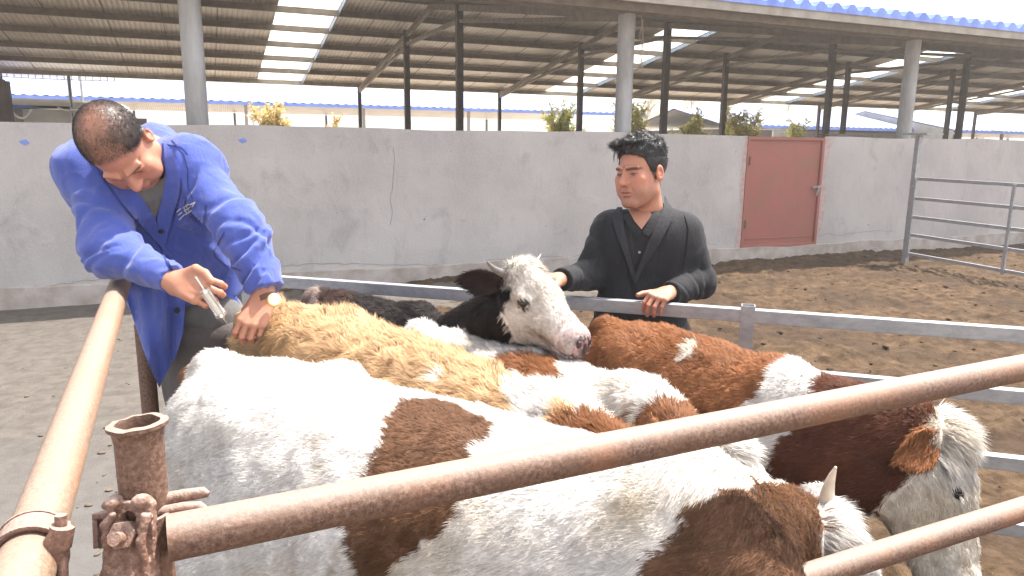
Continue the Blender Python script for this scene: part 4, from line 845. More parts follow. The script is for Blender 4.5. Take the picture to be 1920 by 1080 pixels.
M['jacket'] = cloth('charcoal_jacket', (.011, .011, .0135), (.017, .017, .020), 5, 600, .8, .66, (.03, .029, .031), .05)
M['lapel'] = cloth('jacket_lapel', (.020, .020, .024), (.027, .027, .031), sheen=.05); M['jacket_edge'] = simple('jacket_edge', (.010, .010, .012), None, 9, .9)
SK0 = (.42, .195, .125); M['shirt'] = cloth('black_shirt', (.012, .012, .014), (.018, .018, .02), sheen=.1)
M['trousers_grey'] = cloth('grey_brown_trousers', (.095, .08, .078), (.13, .11, .105)); M['sweater'] = cloth('grey_sweater', (.12, .115, .11), (.16, .15, .145)); M['trousers_black'] = cloth('black_trousers', (.012, .012, .014), (.02, .02, .022))
M['neckskin'] = simple('neck_skin', tuple(SK0), None, 9, .5, Subsurface_Weight=.15, Subsurface_Radius=(.012, .005, .003)); M['hair_black'] = hairmat('black_hair', .32, .1, .6)
M['scalp'] = simple('hair_mass', (.012, .011, .012), (.03, .028, .028), 60, .5, bump=.8, bsc=180, bd=.004)
M['button'] = simple('button', (.25, .24, .23), None, 9, .4); M['gold'] = simple('gold_watch', (.75, .55, .25), (.6, .42, .18), 60, .3, .9); M['dial'] = simple('watch_dial', (.75, .62, .38), None, 9, .3, .3)
M['leather'] = simple('brown_strap', (.14, .06, .03), None, 9, .6); M['thread'] = simple('pale_thread', (.6, .58, .55), None, 9, .8); M['shoe'] = simple('shoe', (.03, .028, .026), None, 9, .6)
SK = np.array([.42, .195, .125])
def bx(F, U):      # person frame from camera-space directions: columns left, forward, up
    f = V3(*F); f /= np.linalg.norm(f); u = V3(*U); u -= f*(u@f); u /= np.linalg.norm(u); return np.stack([np.cross(u, f)*-1 if False else np.cross(f, u)*-1, f, u], 1)
def head_q(q, full=.0, jaw=1.0):
    a = q.copy(); a[:, 0] = np.abs(a[:, 0]); x = a
    d = smin(.03, ell(x, (0, -.018, .048), (.077, .094, .086)), ell(x, (0, .028, -.03), (.061, .066, .082)), ell(x, (.0, .0, -.045), (.066*jaw, .062, .06)))
    d = smin(.022, d, ell(x, (0, .066, -.098), (.024, .020, .018)), cap(x, (.052*jaw, .0, -.062), (.02, .06, -.098), .018), ell(x, (.044, .062, -.016), (.022, .020, .020)), ell(x, (.038, .06, -.055), (.024+full, .020+full, .028)))
    d = smin(.012, d, cap(x, (.012, .090, .026), (.046, .074, .026), .008, .007)); d = ssub(.014, d, ell(x, (.032, .099, .006), (.019, .016, .012)))
    d = smin(.006, d, ell(x, (.032, .0715, .004), (.0155, .0145, .0135)))      # lids
    d = ssub(.0015, d, ell(x, (.032, .089, .001), (.0135, .010, .0054)))       # the slit between them
    d = smin(.010, d, cap(x, (0, .086, .014), (0, .106, -.024), .0065, .0105), ell(x, (.0115, .096, -.030), (.009, .010, .0085)), ell(x, (0, .108, -.029), (.0095, .010, .009)))
    d = ssub(.002, d, ell(x, (.0065, .104, -.040), (.0035, .004, .004)))
    d = smin(.006, d, ell(x, (0, .090, -.0575), (.021, .0115, .0065)), ell(x, (0, .089, -.0695), (.019, .0115, .0075))); d = ssub(.0025, d, cap(x, (0, .103, -.0625), (.020, .090, -.064), .0026))
    d = ssub(.008, d, cap(x, (.02, .096, -.034), (.031, .088, -.058), .0018)) 
    e = ell(x, (.079, -.012, .0), (.009, .019, .031)); e = ssub(.004, e, ell(x, (.086, -.008, .003), (.006, .010, .018))); d = smin(.006, d, e, cap(x, (.07, .0, -.002), (.077, -.008, -.004), .008))
    return d
class Man:
    def __init__(s, label, foot): s.root = empty('person', foot, label, 'person'); s.V = []; s.Q = []; s.C = []; s.n = 0
    def part(s, V, Q, C): s.V.append(V); s.Q.append(Q+s.n); s.C.append(np.broadcast_to(C, (len(V), 3))); s.n += len(V)
    def finish(s):
        me = meshnp('body', np.concatenate(s.V), np.concatenate(s.Q)); setcol(me, np.clip(np.concatenate(s.C), 0, 1)); return link('body', me, M['skin'], s.root, True)
def make_head(man, c, R, sc, neck_to, neck_r, stubble=.3, hairmask=None, full=0., jaw=1.):
    c = np.array(c); R32 = R.astype(np.float32)
    def f(p):
        q = ((p-c)@R32/sc).astype(np.float32); return smin(.02, head_q(q, full, jaw)*sc, cap(p, c+R@np.array([0, -.022, -.05])*sc, np.array(neck_to), neck_r, neck_r*1.12))
    pts = [c+R@np.array(v)*sc for v in ((.09, .12, .14), (-.09, -.12, -.12), (.09, -.12, .14), (-.09, .12, -.12))]+[np.array(neck_to)]; pts = np.array(pts); V, Q = nets(f, pts.min(0)-.06, pts.max(0)+.06, .0018*sc)
    q = (V-c)@R/sc; ax = np.abs(q[:, 0]); col = np.tile(SK, (len(V), 1)).astype(np.float64); g_ = lambda cx, cy, cz, r: np.exp(-(((ax-cx)/r)**2+((q[:, 1]-cy)/r)**2+((q[:, 2]-cz)/r)**2))
    red = g_(0, .108, -.028, .018)*.5+g_(.045, .065, -.015, .03)*.45+g_(.082, -.01, 0, .03)*.6+g_(0, .08, .05, .04)*.15; col *= 1+red[:, None]*np.array([.12, -.22, -.25])
    lips = np.exp(-((ax/.023)**4+((q[:, 2]+.0635)/.0095)**4))*(q[:, 1] > .07); col = col*(1-lips[:, None]*.8)+np.array([.36, .13, .105])*lips[:, None]*.8
    mouth = np.exp(-((ax/.02)**4+((q[:, 2]+.063)/.0022)**2))*(q[:, 1] > .07); col *= 1-mouth[:, None]*.75
    st = np.clip((-.038-q[:, 2])/.03, 0, 1)*(q[:, 2] > -.125)*(q[:, 1] > -.0)*(1-lips); st = st*stubble*(1+.3*vnoise(V, 300, 2)); col = col*(1-st[:, None])+np.array([.20, .12, .10])*st[:, None]
    eye_d = g_(.032, .08, .006, .019)*.35; col *= 1-eye_d[:, None]*np.array([.6, .8, .8]); lid = np.exp(-(((ax-.032)/.0155)**4+((q[:, 2]-.0055)/.0022)**2))*(q[:, 1] > .06); col *= 1-lid[:, None]*.7
    brow = np.exp(-(((ax-.032)/.021)**6+((q[:, 2]-.024+ (ax-.034)**2*6)/.0052)**4))*(q[:, 1] > .05)*(.75+.4*vnoise(V, 500, 4)); brow = np.clip(brow*1.15, 0, 1); col = col*(1-brow[:, None]*.95)+np.array([.018, .014, .013])*brow[:, None]*.95
    nos = np.exp(-(((ax-.0065)/.0045)**2+((q[:, 1]-.102)/.006)**2+((q[:, 2]+.0395)/.004)**2)); col *= 1-nos[:, None]*.8; col *= (1+.11*fbm(V, 45, 3, 4))[:, None]; fu = np.exp(-(((ax-.005)/.0016)**2+((q[:, 2]-.028)/.012)**4))*(q[:, 1] > .07); col *= 1-.3*fu[:, None]; bag = np.exp(-(((ax-.032)/.014)**4+((q[:, 2]+.008)/.002)**2))*(q[:, 1] > .05); col *= 1-.2*bag[:, None]
    if hairmask is not None: hm = hairmask(q)[:, None]; col = col*(1-hm)+np.array([.035, .026, .024])*hm
    man.part(V, Q, col)
    for sx in (1, -1):
        bmh = bmesh.new(); bmesh.ops.create_uvsphere(bmh, u_segments=16, v_segments=12, radius=.0125*sc); me = bpy.data.meshes.new('eye'); bmh.to_mesh(me); bmh.free(); e = link('eye', me, M['eyeball'], man.root); e.location = Vector(c+R@np.array([sx*.032, .0705, .0015])*sc)-man.root.location
        e.rotation_euler = Matrix(np.stack([R[:, 0], R[:, 1], R[:, 2]], 1).tolist()).to_euler()
    return f
t = NT('eyeball'); sp = t.n('ShaderNodeVectorMath', operation='DISTANCE', i_0=t.tc, i_1=(0, .0128, -.001)).outputs['Value']; t.base(t.ramp(sp, (.0055, (.008, .006, .005)), (.0078, (.03, .016, .01)), (.0092, (.14, .115, .10)))); t.b.inputs['Roughness'].default_value = .4; t.b.inputs['Specular IOR Level'].default_value = .2
for e_ in t.t.nodes: 
    if e_.type == 'VALTORGB': e_.color_ramp.interpolation = 'LINEAR'
M['eyeball'] = t.m
def hand(man, wrist, Xd, Zd, right, curls, spread=.08, thumb=None, sc=1.0, fore=None, tint=1.0, thumb_curl=.5):
    w_ = np.array(wrist); X = V3(*Xd); X /= np.linalg.norm(X); Z = V3(*Zd); Z -= X*(Z@X); Z /= np.linalg.norm(Z); Y = np.cross(Z, X) if right else np.cross(X, Z)
    G = lambda x, y, z: w_+(X*x+Y*y+Z*z)*sc
    pal = []; fin = []; kn = []
    for i, (ky, kx, ln, r_) in enumerate(((.030, .088, .074, .0092), (.010, .092, .082, .0094), (-.011, .088, .077, .0090), (-.030, .080, .060, .0080))):
        pal.append((G(.012, ky*.55, .0), G(kx, ky, .004), .0145*sc, .0118*sc)); a = 0.; sp_ = spread*(1.5-i)*.6; p_ = np.array([kx, ky, .003]); rr_ = r_
        for j, (fr, cu) in enumerate(zip((.46, .30, .24), curls[i])):
            a += cu; dx = np.array([math.cos(a)*math.cos(sp_), math.cos(a)*math.sin(sp_), -math.sin(a)]); q_ = p_+dx*ln*fr; fin.append((i, G(*p_), G(*q_), rr_*sc, rr_*.92*sc)); p_ = q_; rr_ *= .92
        kn.append(G(*p_))
    th = thumb or ((.018, .026, -.006), (.050, .052, -.016), (.078, .060, -.026), (.098, .058, -.036)); ths = [G(*v) for v in th]
    def f(p):
        d = None
        for a_, b_, ra, rb in pal: c_ = cap(p, a_, b_, ra, rb); d = c_ if d is None else smin(.010*sc, d, c_)
        d = smin(.012*sc, d, cap(p, ths[0], ths[1], .0150*sc, .0115*sc)); d = smin(.004*sc, d, smin(.003, cap(p, ths[1], ths[2], .0112*sc, .0105*sc), cap(p, ths[2], ths[3], .0105*sc, .009*sc)))
        if fore is not None: d = smin(.02, d, cap(p, w_, np.array(fore), .0255*sc, .032*sc))
        fs = [None]*4
        for i, a_, b_, ra, rb in fin: c_ = cap(p, a_, b_, ra, rb); fs[i] = c_ if fs[i] is None else smin(.003, fs[i], c_)
        for x in fs: d = smin(.0035*sc, d, x)
        return d
    pts = np.array([b_ for _, _, b_, _, _ in fin]+[w_]+ths+([np.array(fore)] if fore is not None else [])); V, Q = nets(f, pts.min(0)-.045, pts.max(0)+.045, .0019*sc)
    col = np.tile(SK*tint, (len(V), 1)); 
    for _, _, b_, _, _ in fin: col *= 1+np.exp(-(np.linalg.norm(V-b_, axis=1)/.009)**2)[:, None]*np.array([.06, -.14, -.14])
    for tip in kn: 
        nl_ = np.exp(-(np.linalg.norm(V-(tip+Z*.007*sc), axis=1)/.006)**4)[:, None]; col = col*(1-nl_*.45)+np.array([.62, .42, .36])*nl_*.45
    col *= (1+.10*fbm(V, 70, 3, 4))[:, None]; man.part(V, Q, col); return f
def march(f, px, py, d0, off):
    n = len(px); C = np.array(CAMLOC, np.float32); dirs = (np.array(_f)[None]+np.array(_r)[None]*((px-960)/FPX)[:, None]+np.array(_u)[None]*((540-py)/FPX)[:, None]).astype(np.float32)
    nl = np.linalg.norm(dirs, axis=1); t_ = np.full(n, d0, np.float32); best = t_.copy(); bd = np.full(n, 9., np.float32)
    for _ in range(60):
        d = f(C+dirs*t_[:, None])-off; b = d < bd; bd = np.where(b, d, bd); best = np.where(b, t_, best); t_ = t_+np.where(np.abs(d) > .0004, d, 0)/nl*.8
    hit = bd < .003; t_ = np.where(hit, t_, best); return C+dirs*t_[:, None], dirs/nl[:, None]
def applique(name, f, poly, mat, parent, d0=1.7, off=.004, th=.004, step=5, raise_=None, smooth=True):
    """a cloth piece with real thickness laid on the garment surface f"""
    P2 = []; m_ = len(poly)
    for i in range(m_):
        a, b = np.array(poly[i], float), np.array(poly[(i+1) % m_], float); k = max(1, int(np.linalg.norm(b-a)/step)); P2 += [a+(b-a)*j/k for j in range(k)]
    nb = len(P2); pl = np.array(P2); lo, hi = pl.min(0), pl.max(0); gx, gy = np.meshgrid(np.arange(lo[0], hi[0], step), np.arange(lo[1], hi[1], step)); g = np.stack([gx.ravel(), gy.ravel()], 1); ins = inpoly(g[:, 0], g[:, 1], [tuple(v) for v in poly]); g = g[ins]
    if len(g): dd = np.min(np.linalg.norm(g[:, None]-pl[None], axis=2), 1); g = g[dd > step*.5]
    allp = np.concatenate([pl, g]) if len(g) else pl
    vv, _e, ff, *_ = delaunay_2d_cdt([Vector(v) for v in allp], [], [list(range(nb))], 1, .01); v2 = np.array([tuple(v) for v in vv]); W, D = march(f, v2[:, 0], v2[:, 1], d0, off)
    if raise_ is not None: W = W-D*raise_(v2)[:, None]
    ok_ = np.abs(f(W.astype(np.float32))-off-(0 if raise_ is None else .002)) < .006; ff = [t_ for t_ in ff if all(ok_[i] for i in t_) and max(np.linalg.norm(W[t_[i]]-W[t_[i-1]]) for i in range(len(t_))) < .045]
    used = sorted({i for t_ in ff for i in t_}); rm = {o_: k for k, o_ in enumerate(used)}; W = W[used]; D = D[used]; ff = [tuple(rm[i] for i in t_) for t_ in ff]
    n = len(W); back = W+D*th; F3 = []
    for t_ in ff: F3.append(tuple(t_)); F3.append(tuple(n+i for i in t_[::-1]))
    cnt = {}
    for t_ in ff:
        for i in range(len(t_)): e = (t_[i], t_[(i+1) % len(t_)]); cnt[e] = 1
    for (a, b) in list(cnt):
        if (b, a) not in cnt: F3.append((b, a, n+a, n+b))
    me = bpy.data.meshes.new(name); me.from_pydata([tuple(v) for v in np.concatenate([W, back])], [], F3); bm = bmesh.new(); bm.from_mesh(me); bmesh.ops.recalc_face_normals(bm, faces=bm.faces); bm.to_mesh(me); bm.free()
    if smooth: me.polygons.foreach_set('use_smooth', [True]*len(me.polygons)); 
    try: me.set_sharp_from_angle(angle=.9)
    except Exception: pass
    return link(name, me, mat, parent, True)
def strip(pts_, wd):
    pts_ = [np.array(p_, float) for p_ in pts_]; L_ = []; R_ = []
    for i, p_ in enumerate(pts_):
        d = pts_[min(i+1, len(pts_)-1)]-pts_[max(i-1, 0)]; d /= np.linalg.norm(d); n_ = np.array([-d[1], d[0]])*wd/2; L_.append(tuple(p_+n_)); R_.append(tuple(p_-n_))
    return L_+R_[::-1]
def disc(cx, cy, r, k=.7, n=14): return [(cx+r*math.cos(i*2*math.pi/n), cy+r*k*math.sin(i*2*math.pi/n)) for i in range(n)]
def folds(p, a, b, amp, n, seed, slant=1.0):      # sharp cloth creases slung round a limb from a to b
    a = A_(a); b = A_(b); L_ = float(np.linalg.norm(b-a)); ax = (b-a)/L_; t_ = (p-a)@ax; rad = p-a-t_[:, None]*ax; rn = np.maximum(np.linalg.norm(rad, axis=1), 1e-4)
    e1 = np.cross(ax, TAX.astype(np.float32)); e1 /= np.linalg.norm(e1); e2 = np.cross(ax, e1); th = np.arctan2(rad@e2, rad@e1); rg = np.random.default_rng(seed); r = np.zeros(len(p), np.float32); wob = .012*vnoise(p, 16, seed)
    for i in range(n):
        tc = L_*(i+.5+rg.uniform(-.35, .35))/n; k = slant*rg.uniform(.2, 1)*.035*(1 if rg.random() < .7 else -1); w_ = rg.uniform(.007, .014); th0 = rg.uniform(-3.1, 3.1); x = t_-tc-k*np.sin(th-th0)+wob
        r += amp*rg.uniform(.6, 1.3)*(.5+.5*np.cos(th-th0-1))*(np.exp(-(x/w_)**2)-.8*np.exp(-((x-w_*1.9)/(w_*1.5))**2))
    return r*(t_ > -.06)*(t_ < L_+.05)*np.clip(1.6-rn/.12, 0, 1)
def ridged(p, sc, seed): return 1-2*np.abs(vnoise(p, sc, seed))

# ---- the man in black behind the fence
def zb2(q): return np.interp(q[:, 1], [-.12, -.05, -.015, .005, .03, .05, .075, .1], [-.075, -.06, -.012, -.022, .022, .062, .078, .090]).astype(np.float32)
d0 = 2.9; ft = P(1205, 700, 2.93); m2 = Man('black-haired man in a charcoal suit jacket resting a hand on the pen fence', (ft.x, ft.y, 0))
R2 = bx((-.74, -.15, .65), (-.08, .98, .16)); hc2 = P(1201, 327, 2.86); f_head2 = None
h2 = make_head(m2, hc2, R2, 1.06, P(1218, 425, 2.95), .058, .30, lambda q: np.clip((q[:, 2]-zb2(q)+.004)/.010, 0, 1)*.85*((np.abs(q[:, 0]) < .0765) | (q[:, 2] > .035)), full=-.001, jaw=.95)
RS, RE, RW = P(1140, 430, 2.93), P(1102, 515, 2.90), P(1052, 525, 2.66); LS, LE, LW = P(1286, 436, 2.92), P(1312, 530, 2.93), P(1256, 549, 2.765)
NB, WA, HP_ = P(1230, 394, 3.01), P(1205, 540, 2.94), P(1200, 610, 2.95)
def jacket2(p):
    t1 = smin(.09, cap(p, RS+(LS-RS)*.10, LS+(RS-LS)*.10, .078), cap(p, P(1165, 480, 2.93), P(1250, 480, 2.93), .105), cap(p, P(1168, 560, 2.94), P(1238, 560, 2.94), .098), cap(p, P(1164, 612, 2.95), P(1234, 612, 2.95), .105), cap(p, NB, P(1218, 435, 2.95), .055, .085))
    t1 = np.maximum(t1, 1.65-.80*0-9 + 0*p[:, 2]) if False else t1
    ar = smin(.03, cap(p, RS, RE, .064, .056), cap(p, RE, RW, .056, .043)); al = smin(.03, cap(p, LS, LE, .066, .060), cap(p, LE, LW, .058, .042))
    ar = np.maximum(ar+folds(p, RS, RE, .0045, 5, 3, 2.)+folds(p, RE, RW, .005, 4, 7, 2.), (p-A_(RW))@A_((RW-RE).normalized())); al = np.maximum(al+folds(p, LS, LE, .0045, 5, 5, 2.)+folds(p, LE, LW, .005, 5, 6, 2.), (p-A_(LW))@A_((LW-LE).normalized()))
    d = smin(.035, t1, ar, al); d = np.maximum(d, -cap(p, NB+Vector(UAX*.06), NB+Vector(UAX*.3), .066)); d = np.maximum(d, .86-p[:, 2])
    d = d+.0035*vnoise(p, 9, 5)-.003*ridged(p*A_([1, 1, .5]), 8, 8)*.8
    return d
pp = np.array([P(1000, 380, 2.6), P(1400, 380, 3.1), P(1000, 700, 3.15), P(1400, 700, 2.6)]); lo = pp.min(0)-.05; hi = pp.max(0)+.05; hi[2] = NB.z+.12; lo[2] = .82
V, Q = nets(jacket2, lo, hi, .0065); jk = link('jacket', meshnp('jacket', V, Q), M['jacket'], m2.root, True)
# shirt in the open neck, lapels, collar, buttons
applique('shirt_front', jacket2, [(1172, 402), (1188, 398), (1232, 395), (1240, 405), (1218, 462), (1200, 512), (1190, 520), (1180, 470), (1172, 425)], M['shirt'], jk, off=.003, th=.006)
applique('neck_skin', jacket2, [(1176, 390), (1216, 392), (1222, 402), (1216, 412), (1203, 430), (1190, 415)], M['neckskin'], jk, off=.0055, th=.006, step=4) if 'neckskin' in M else None
applique('shirt_collar', jacket2, [(1173, 400), (1180, 406), (1192, 420), (1203, 434), (1198, 446), (1180, 428), (1168, 408)], M['shirt'], jk, off=.010, th=.005); applique('shirt_collar', jacket2, [(1243, 388), (1240, 400), (1222, 416), (1203, 434), (1216, 444), (1238, 420), (1250, 396)], M['shirt'], jk, off=.010, th=.005)
applique('lapel', jacket2, [(1246, 366), (1262, 396), (1260, 412), (1238, 455), (1205, 505), (1192, 535), (1190, 518), (1212, 462), (1232, 418), (1244, 392)], M['lapel'], jk, off=.011, th=.006, raise_=lambda v: .002+0*v[:, 0]); applique('lapel', jacket2, [(1166, 378), (1150, 398), (1148, 408), (1156, 440), (1172, 480), (1190, 535), (1192, 518), (1180, 470), (1170, 420)], M['lapel'], jk, off=.011, th=.006)
applique('lapel_edge', jacket2, strip([(1260, 412), (1238, 455), (1205, 505), (1192, 535)], 2.2), M['jacket_edge'], jk, off=.004, th=.004, step=3); applique('lapel_edge', jacket2, strip([(1148, 408), (1156, 440), (1172, 480), (1188, 532)], 2.2), M['jacket_edge'], jk, off=.004, th=.004, step=3)
for st_ in (strip([(1262, 397), (1246, 408), (1256, 414)], 1.6), strip([(1191, 535), (1186, 590), (1180, 620)], 2.2), strip([(1284, 402), (1292, 430), (1288, 470), (1280, 510)], 1.4), strip([(1136, 404), (1128, 430), (1130, 470)], 1.4), strip([(1236, 478), (1262, 486)], 1.8)): applique('seam', jacket2, st_, M['jacket_edge'], jk, off=.0035, th=.004, step=3)
for bx_, by_ in ((1195, 436), (1199, 473)): applique('button', jacket2, disc(bx_, by_, 2.6, 1), M['button'], jk, off=.009, th=.004, step=2)
applique('cuff_tab', jacket2, [(1253, 543), (1262, 541), (1266, 560), (1258, 564)], M['jacket_edge'], jk, off=.006, th=.004, step=3); applique('cuff_trim', jacket2, strip([(1254, 545), (1257, 561), (1265, 560)], 1.8), M['button'], jk, off=.008, th=.003, step=2)
applique('chest_pocket', jacket2, [(1240, 476), (1264, 484), (1263, 490), (1239, 482)], M['jacket'], jk, off=.006, th=.004, step=3)
# cuff bore, hands
h_l = hand(m2, P(1252, 549, 2.745), (-.62, -.22, .72), (.05, .88, .5), False, [(.95, .75, .3), (.85, .8, .3), (.9, .8, .35), (1.0, .55, .3)], .12, fore=LW+(LE-LW)*.25, thumb=((.018, .026, -.004), (.045, .050, -.008), (.068, .066, -.012), (.088, .074, -.016)), tint=1.05)
h_r = hand(m2, P(1050, 524, 2.655), (-.85, .1, .5), (0, .85, .3), True, [(.3, .4, .3)]*4, .1, fore=RW+(RE-RW)*.3)
# legs and trousers, shoes
g2_ = lambda x, y, z: Vector((x, y, z)); lx = -Vector(R2[:, 0]); side = Vector((math.cos(TH), -math.sin(TH), 0)); hipc = Vector((HP_.x, HP_.y, .90))
def legs2(p):
    d = cap(p, hipc-side*.07, hipc+side*.07, .125)
    for s_ in (-1, 1): kx = hipc+side*(.10*s_); k = Vector((kx.x, kx.y, .5))-Vector((math.sin(TH), math.cos(TH), 0))*.02; a_ = Vector((kx.x, kx.y, .09))+side*.02*s_; d = smin(.04, d, cap(p, kx, k, .098, .075), cap(p, k, a_, .075, .062))
    return np.maximum(d+.006*ridged(p*A_([1, 1, .4]), 9, 4), .05-p[:, 2])
lo = np.array(hipc)-.32; hi = np.array(hipc)+.32; lo[2] = .0; hi[2] = 1.0; V, Q = nets(legs2, lo, hi, .012); link('trousers', meshnp('trousers', V, Q), M['trousers_black'], m2.root, True)
for s_ in (-1, 1):
    b_ = hipc+side*.12*s_; b_.z = 0; fw = -Vector((math.sin(TH), math.cos(TH), 0)); sf = lambda p: np.maximum(smin(.03, cap(p, b_+Vector((0, 0, .05)), b_+fw*.17+Vector((0, 0, .04)), .048, .04), cap(p, b_+Vector((0, 0, .05)), b_+Vector((0, 0, .1)), .046)), .004-p[:, 2]); c_ = np.array(b_+fw*.08+Vector((0, 0, .05))); V, Q = nets(sf, c_-.18, c_+.18, .008); link('shoe', meshnp('shoe', V, Q), M['shoe'], m2.root, True)
def torso2(p): return smin(.06, cap(p, P(1165, 445, 2.95), P(1262, 445, 2.95), .055), cap(p, P(1188, 540, 2.97), P(1228, 540, 2.97), .05), cap(p, hipc-side*.05, hipc+side*.05, .07))
pb = np.array([P(1130, 420, 2.95), P(1290, 420, 2.95), hipc]); V, Q = nets(torso2, pb.min(0)-.13, pb.max(0)+.13, .014); m2.part(V, Q, SK)
m2.finish()
# wavy black hair
c2 = np.array(hc2); R32 = R2.astype(np.float32); s2 = 1.06
def hair2(p):
    q = ((p-c2)@R32/s2).astype(np.float32); topw = np.clip((q[:, 2]-.06)/.05, 0, 1); lk = ridged(q*A_([1, .8, 1]), 45, 6)*.5+ridged(q, 85, 8)*.3
    cr = ell(q, (0, -.018, .048), (.077, .094, .086)); frw = np.clip((q[:, 1]-.03)/.05, 0, 1); offv = .004+.009*topw+.008*topw*frw+.008*topw*lk; qc = q.copy()
    tuft = smin(.02, ell(q, (-.034, .072, .112), (.042, .032, .020)), ell(q, (.015, .06, .118), (.045, .04, .017)))+.012*(1-lk)*.8
    return smin(.02, np.maximum(cr-offv, (zb2(q)-q[:, 2]+.004*vnoise(p, 110, 3))), tuft)*s2
V, Q = nets(hair2, c2-.2, c2+.22, .0024); hr = link('hair', meshnp('hair', V, Q), M['scalp'], m2.root, True)
rg = np.random.default_rng(5); p_ = tri_sample(V, Q, 16000, lambda c: np.ones(len(c)), rg); N_ = grad(hair2, p_).astype(np.float32); q = (p_-c2)@R2/s2; tw_ = np.clip((q[:, 2]-.06)/.05, 0, 1)
fl = (R2@np.stack([-q[:, 0]*2-.2, .9*tw_-.1, -.9*(1-tw_)], 0)).T; fur('hair_locks', p_, N_, fl, .009+.017*tw_, .0011, np.tile(np.array([.018, .016, .017]), (len(p_), 1)), hr, rg, .35, .8, .9, 60, M['hair_black'], grav=.2)
# forelocks
for (x0, y0, z0), (x1, y1, z1), (x2, y2, z2) in (((-.02, .085, .10), (-.026, .103, .075), (-.018, .104, .048)), ((-.035, .08, .10), (-.048, .093, .075), (-.040, .094, .055)), ((.022, .085, .10), (.016, .104, .084), (.027, .101, .070)), ((-.055, .07, .10), (-.062, .08, .07), (-.055, .082, .05))):
    m = MB(); bez = [Vector(c2+R2@((1-t_)**2*np.array([x0, y0, z0])+2*t_*(1-t_)*np.array([x1, y1, z1])+t_*t_*np.array([x2, y2, z2]))*s2) for t_ in np.linspace(0, 1, 9)]; m.tube(bez, [.0022-.0017*i/8 for i in range(9)], 6); m.obj('lock', M['scalp'], hr, True, world=True)

# ---- the man in the blue work coat
SZ = .24; f1 = P(372, 700, 2.52); m1 = Man('balding man in a blue work coat bending over the tan calf with a syringe', (f1.x, f1.y, SZ))
blk = MB(); blk.box((0, 0, SZ/2), (.5, .42, SZ)); o = blk.obj('kerb_block', M['footing'], bevel=.01); o.location = (f1.x, f1.y, .001); tag(o, 'concrete block the man in the blue coat stands on, behind the tan calf', 'block')
R1 = bx((.33, -.93, .16), (-.05, .15, .98)); hc1 = P(227, 278, 2.08)
def hm1(q):
    ax = np.abs(q[:, 0]); zb = np.interp(q[:, 1], [-.12, -.05, -.02, .0, .03, .055, .075, .1], [-.07, -.05, .0, .015, .03, .055, .070, .085]); m = np.clip((q[:, 2]-zb)/.022, 0, 1)
    bald = np.exp(-((ax/.05)**2+((q[:, 1]+.01)/.062)**2))*(q[:, 2] > .05); fr = np.clip((q[:, 1]-.03)/.03, 0, 1)*(ax < .05)*.35; return m*np.clip(.95-bald*.66-fr, 0, 1)*(1+.12*vnoise(q.astype(np.float32), 160, 3)).clip(0, 1)
make_head(m1, hc1, R1, 1.06, P(296, 300, 2.34), .062, .12, hm1, full=.006, jaw=1.08)
RS, RE, RW = P(184, 326, 2.22), P(205, 468, 2.10), P(322, 524, 2.01); LS, LE, LW = P(354, 318, 2.26), P(454, 430, 2.17), P(498, 545, 2.13)
RH, LH = P(300, 545, 2.50), P(402, 525, 2.52); NB1 = P(292, 285, 2.36)
def coat1(p):
    t1 = smin(.10, cap(p, RS, RH, .088, .10), cap(p, LS, LH, .085, .085), cap(p, RS, LS, .086, .082), cap(p, P(280, 380, 2.34), P(345, 510, 2.46), .115, .11), cap(p, NB1, P(285, 340, 2.36), .07, .1))
    ar = smin(.04, cap(p, RS, RE, .080, .072), cap(p, RE, RW, .068, .038)); al = smin(.04, cap(p, LS, LE, .074, .068), cap(p, LE, LW, .068, .053))
    cut = np.maximum(-100, (p-A_(P(430, 556, 2.45)))@A_((UAX*-.93+RAX*.12-TAX*.1))); t1 = np.maximum(t1, cut)
    t1 = t1+.012*vnoise(p*A_([1, 1, .55]), 9, 12)-.010*ridged(p*A_([1.3, 1.3, .5]), 7, 14)
    ar = np.maximum(ar+folds(p, RS, RE, .009, 5, 3, 2.4)+folds(p, RE, RW, .009, 6, 7, 2.0), (p-A_(RW))@A_((RW-RE).normalized())); al = np.maximum(al+folds(p, LS, LE, .010, 5, 5, 2.6)+folds(p, LE, LW, .011, 6, 6, 2.4), (p-A_(LW))@A_((LW-LE).normalized()))
    d = smin(.03, t1, ar, al); d = np.maximum(d, -cap(p, P(262, 318, 2.10), P(288, 300, 2.36), .060, .050)); d = d+.004*vnoise(p, 20, 6)-.0045*np.maximum(ridged(p@A_([[1, .5, 0], [-.5, 1, 0], [.3, .2, .45]]), 11, 21)-.55, 0)*2.2-.003*np.maximum(ridged(p@A_([[.5, -.5, .3], [.5, .6, 0], [-.3, .2, 1]]), 19, 23)-.6, 0)*2
    pu = np.linalg.norm(p-A_(LW), axis=1); d = d+.004*np.sin(p@A_(RAX)*260)*np.exp(-(pu/.035)**2); pu = np.linalg.norm(p-A_(RW), axis=1); d = d+.003*np.sin(p@A_(UAX)*320)*np.exp(-(pu/.035)**2)
    return d
pp = np.array([P(90, 230, 2.0), P(570, 230, 2.3), P(230, 600, 2.65), P(560, 600, 1.9), P(90, 300, 2.5)]); V, Q = nets(coat1, pp.min(0)-.05, pp.max(0)+.05, .006); ct = link('coat', meshnp('coat', V, Q), M['blue_coat'], m1.root, True)
def under1(p):
    hc_ = [P(338, 590, 2.5), P(402, 590, 2.52)]; d = smin(.06, cap(p, hc_[0], hc_[1], .098), cap(p, P(330, 480, 2.47), P(385, 470, 2.48), .07)); return d+.004*ridged(p, 14, 4)
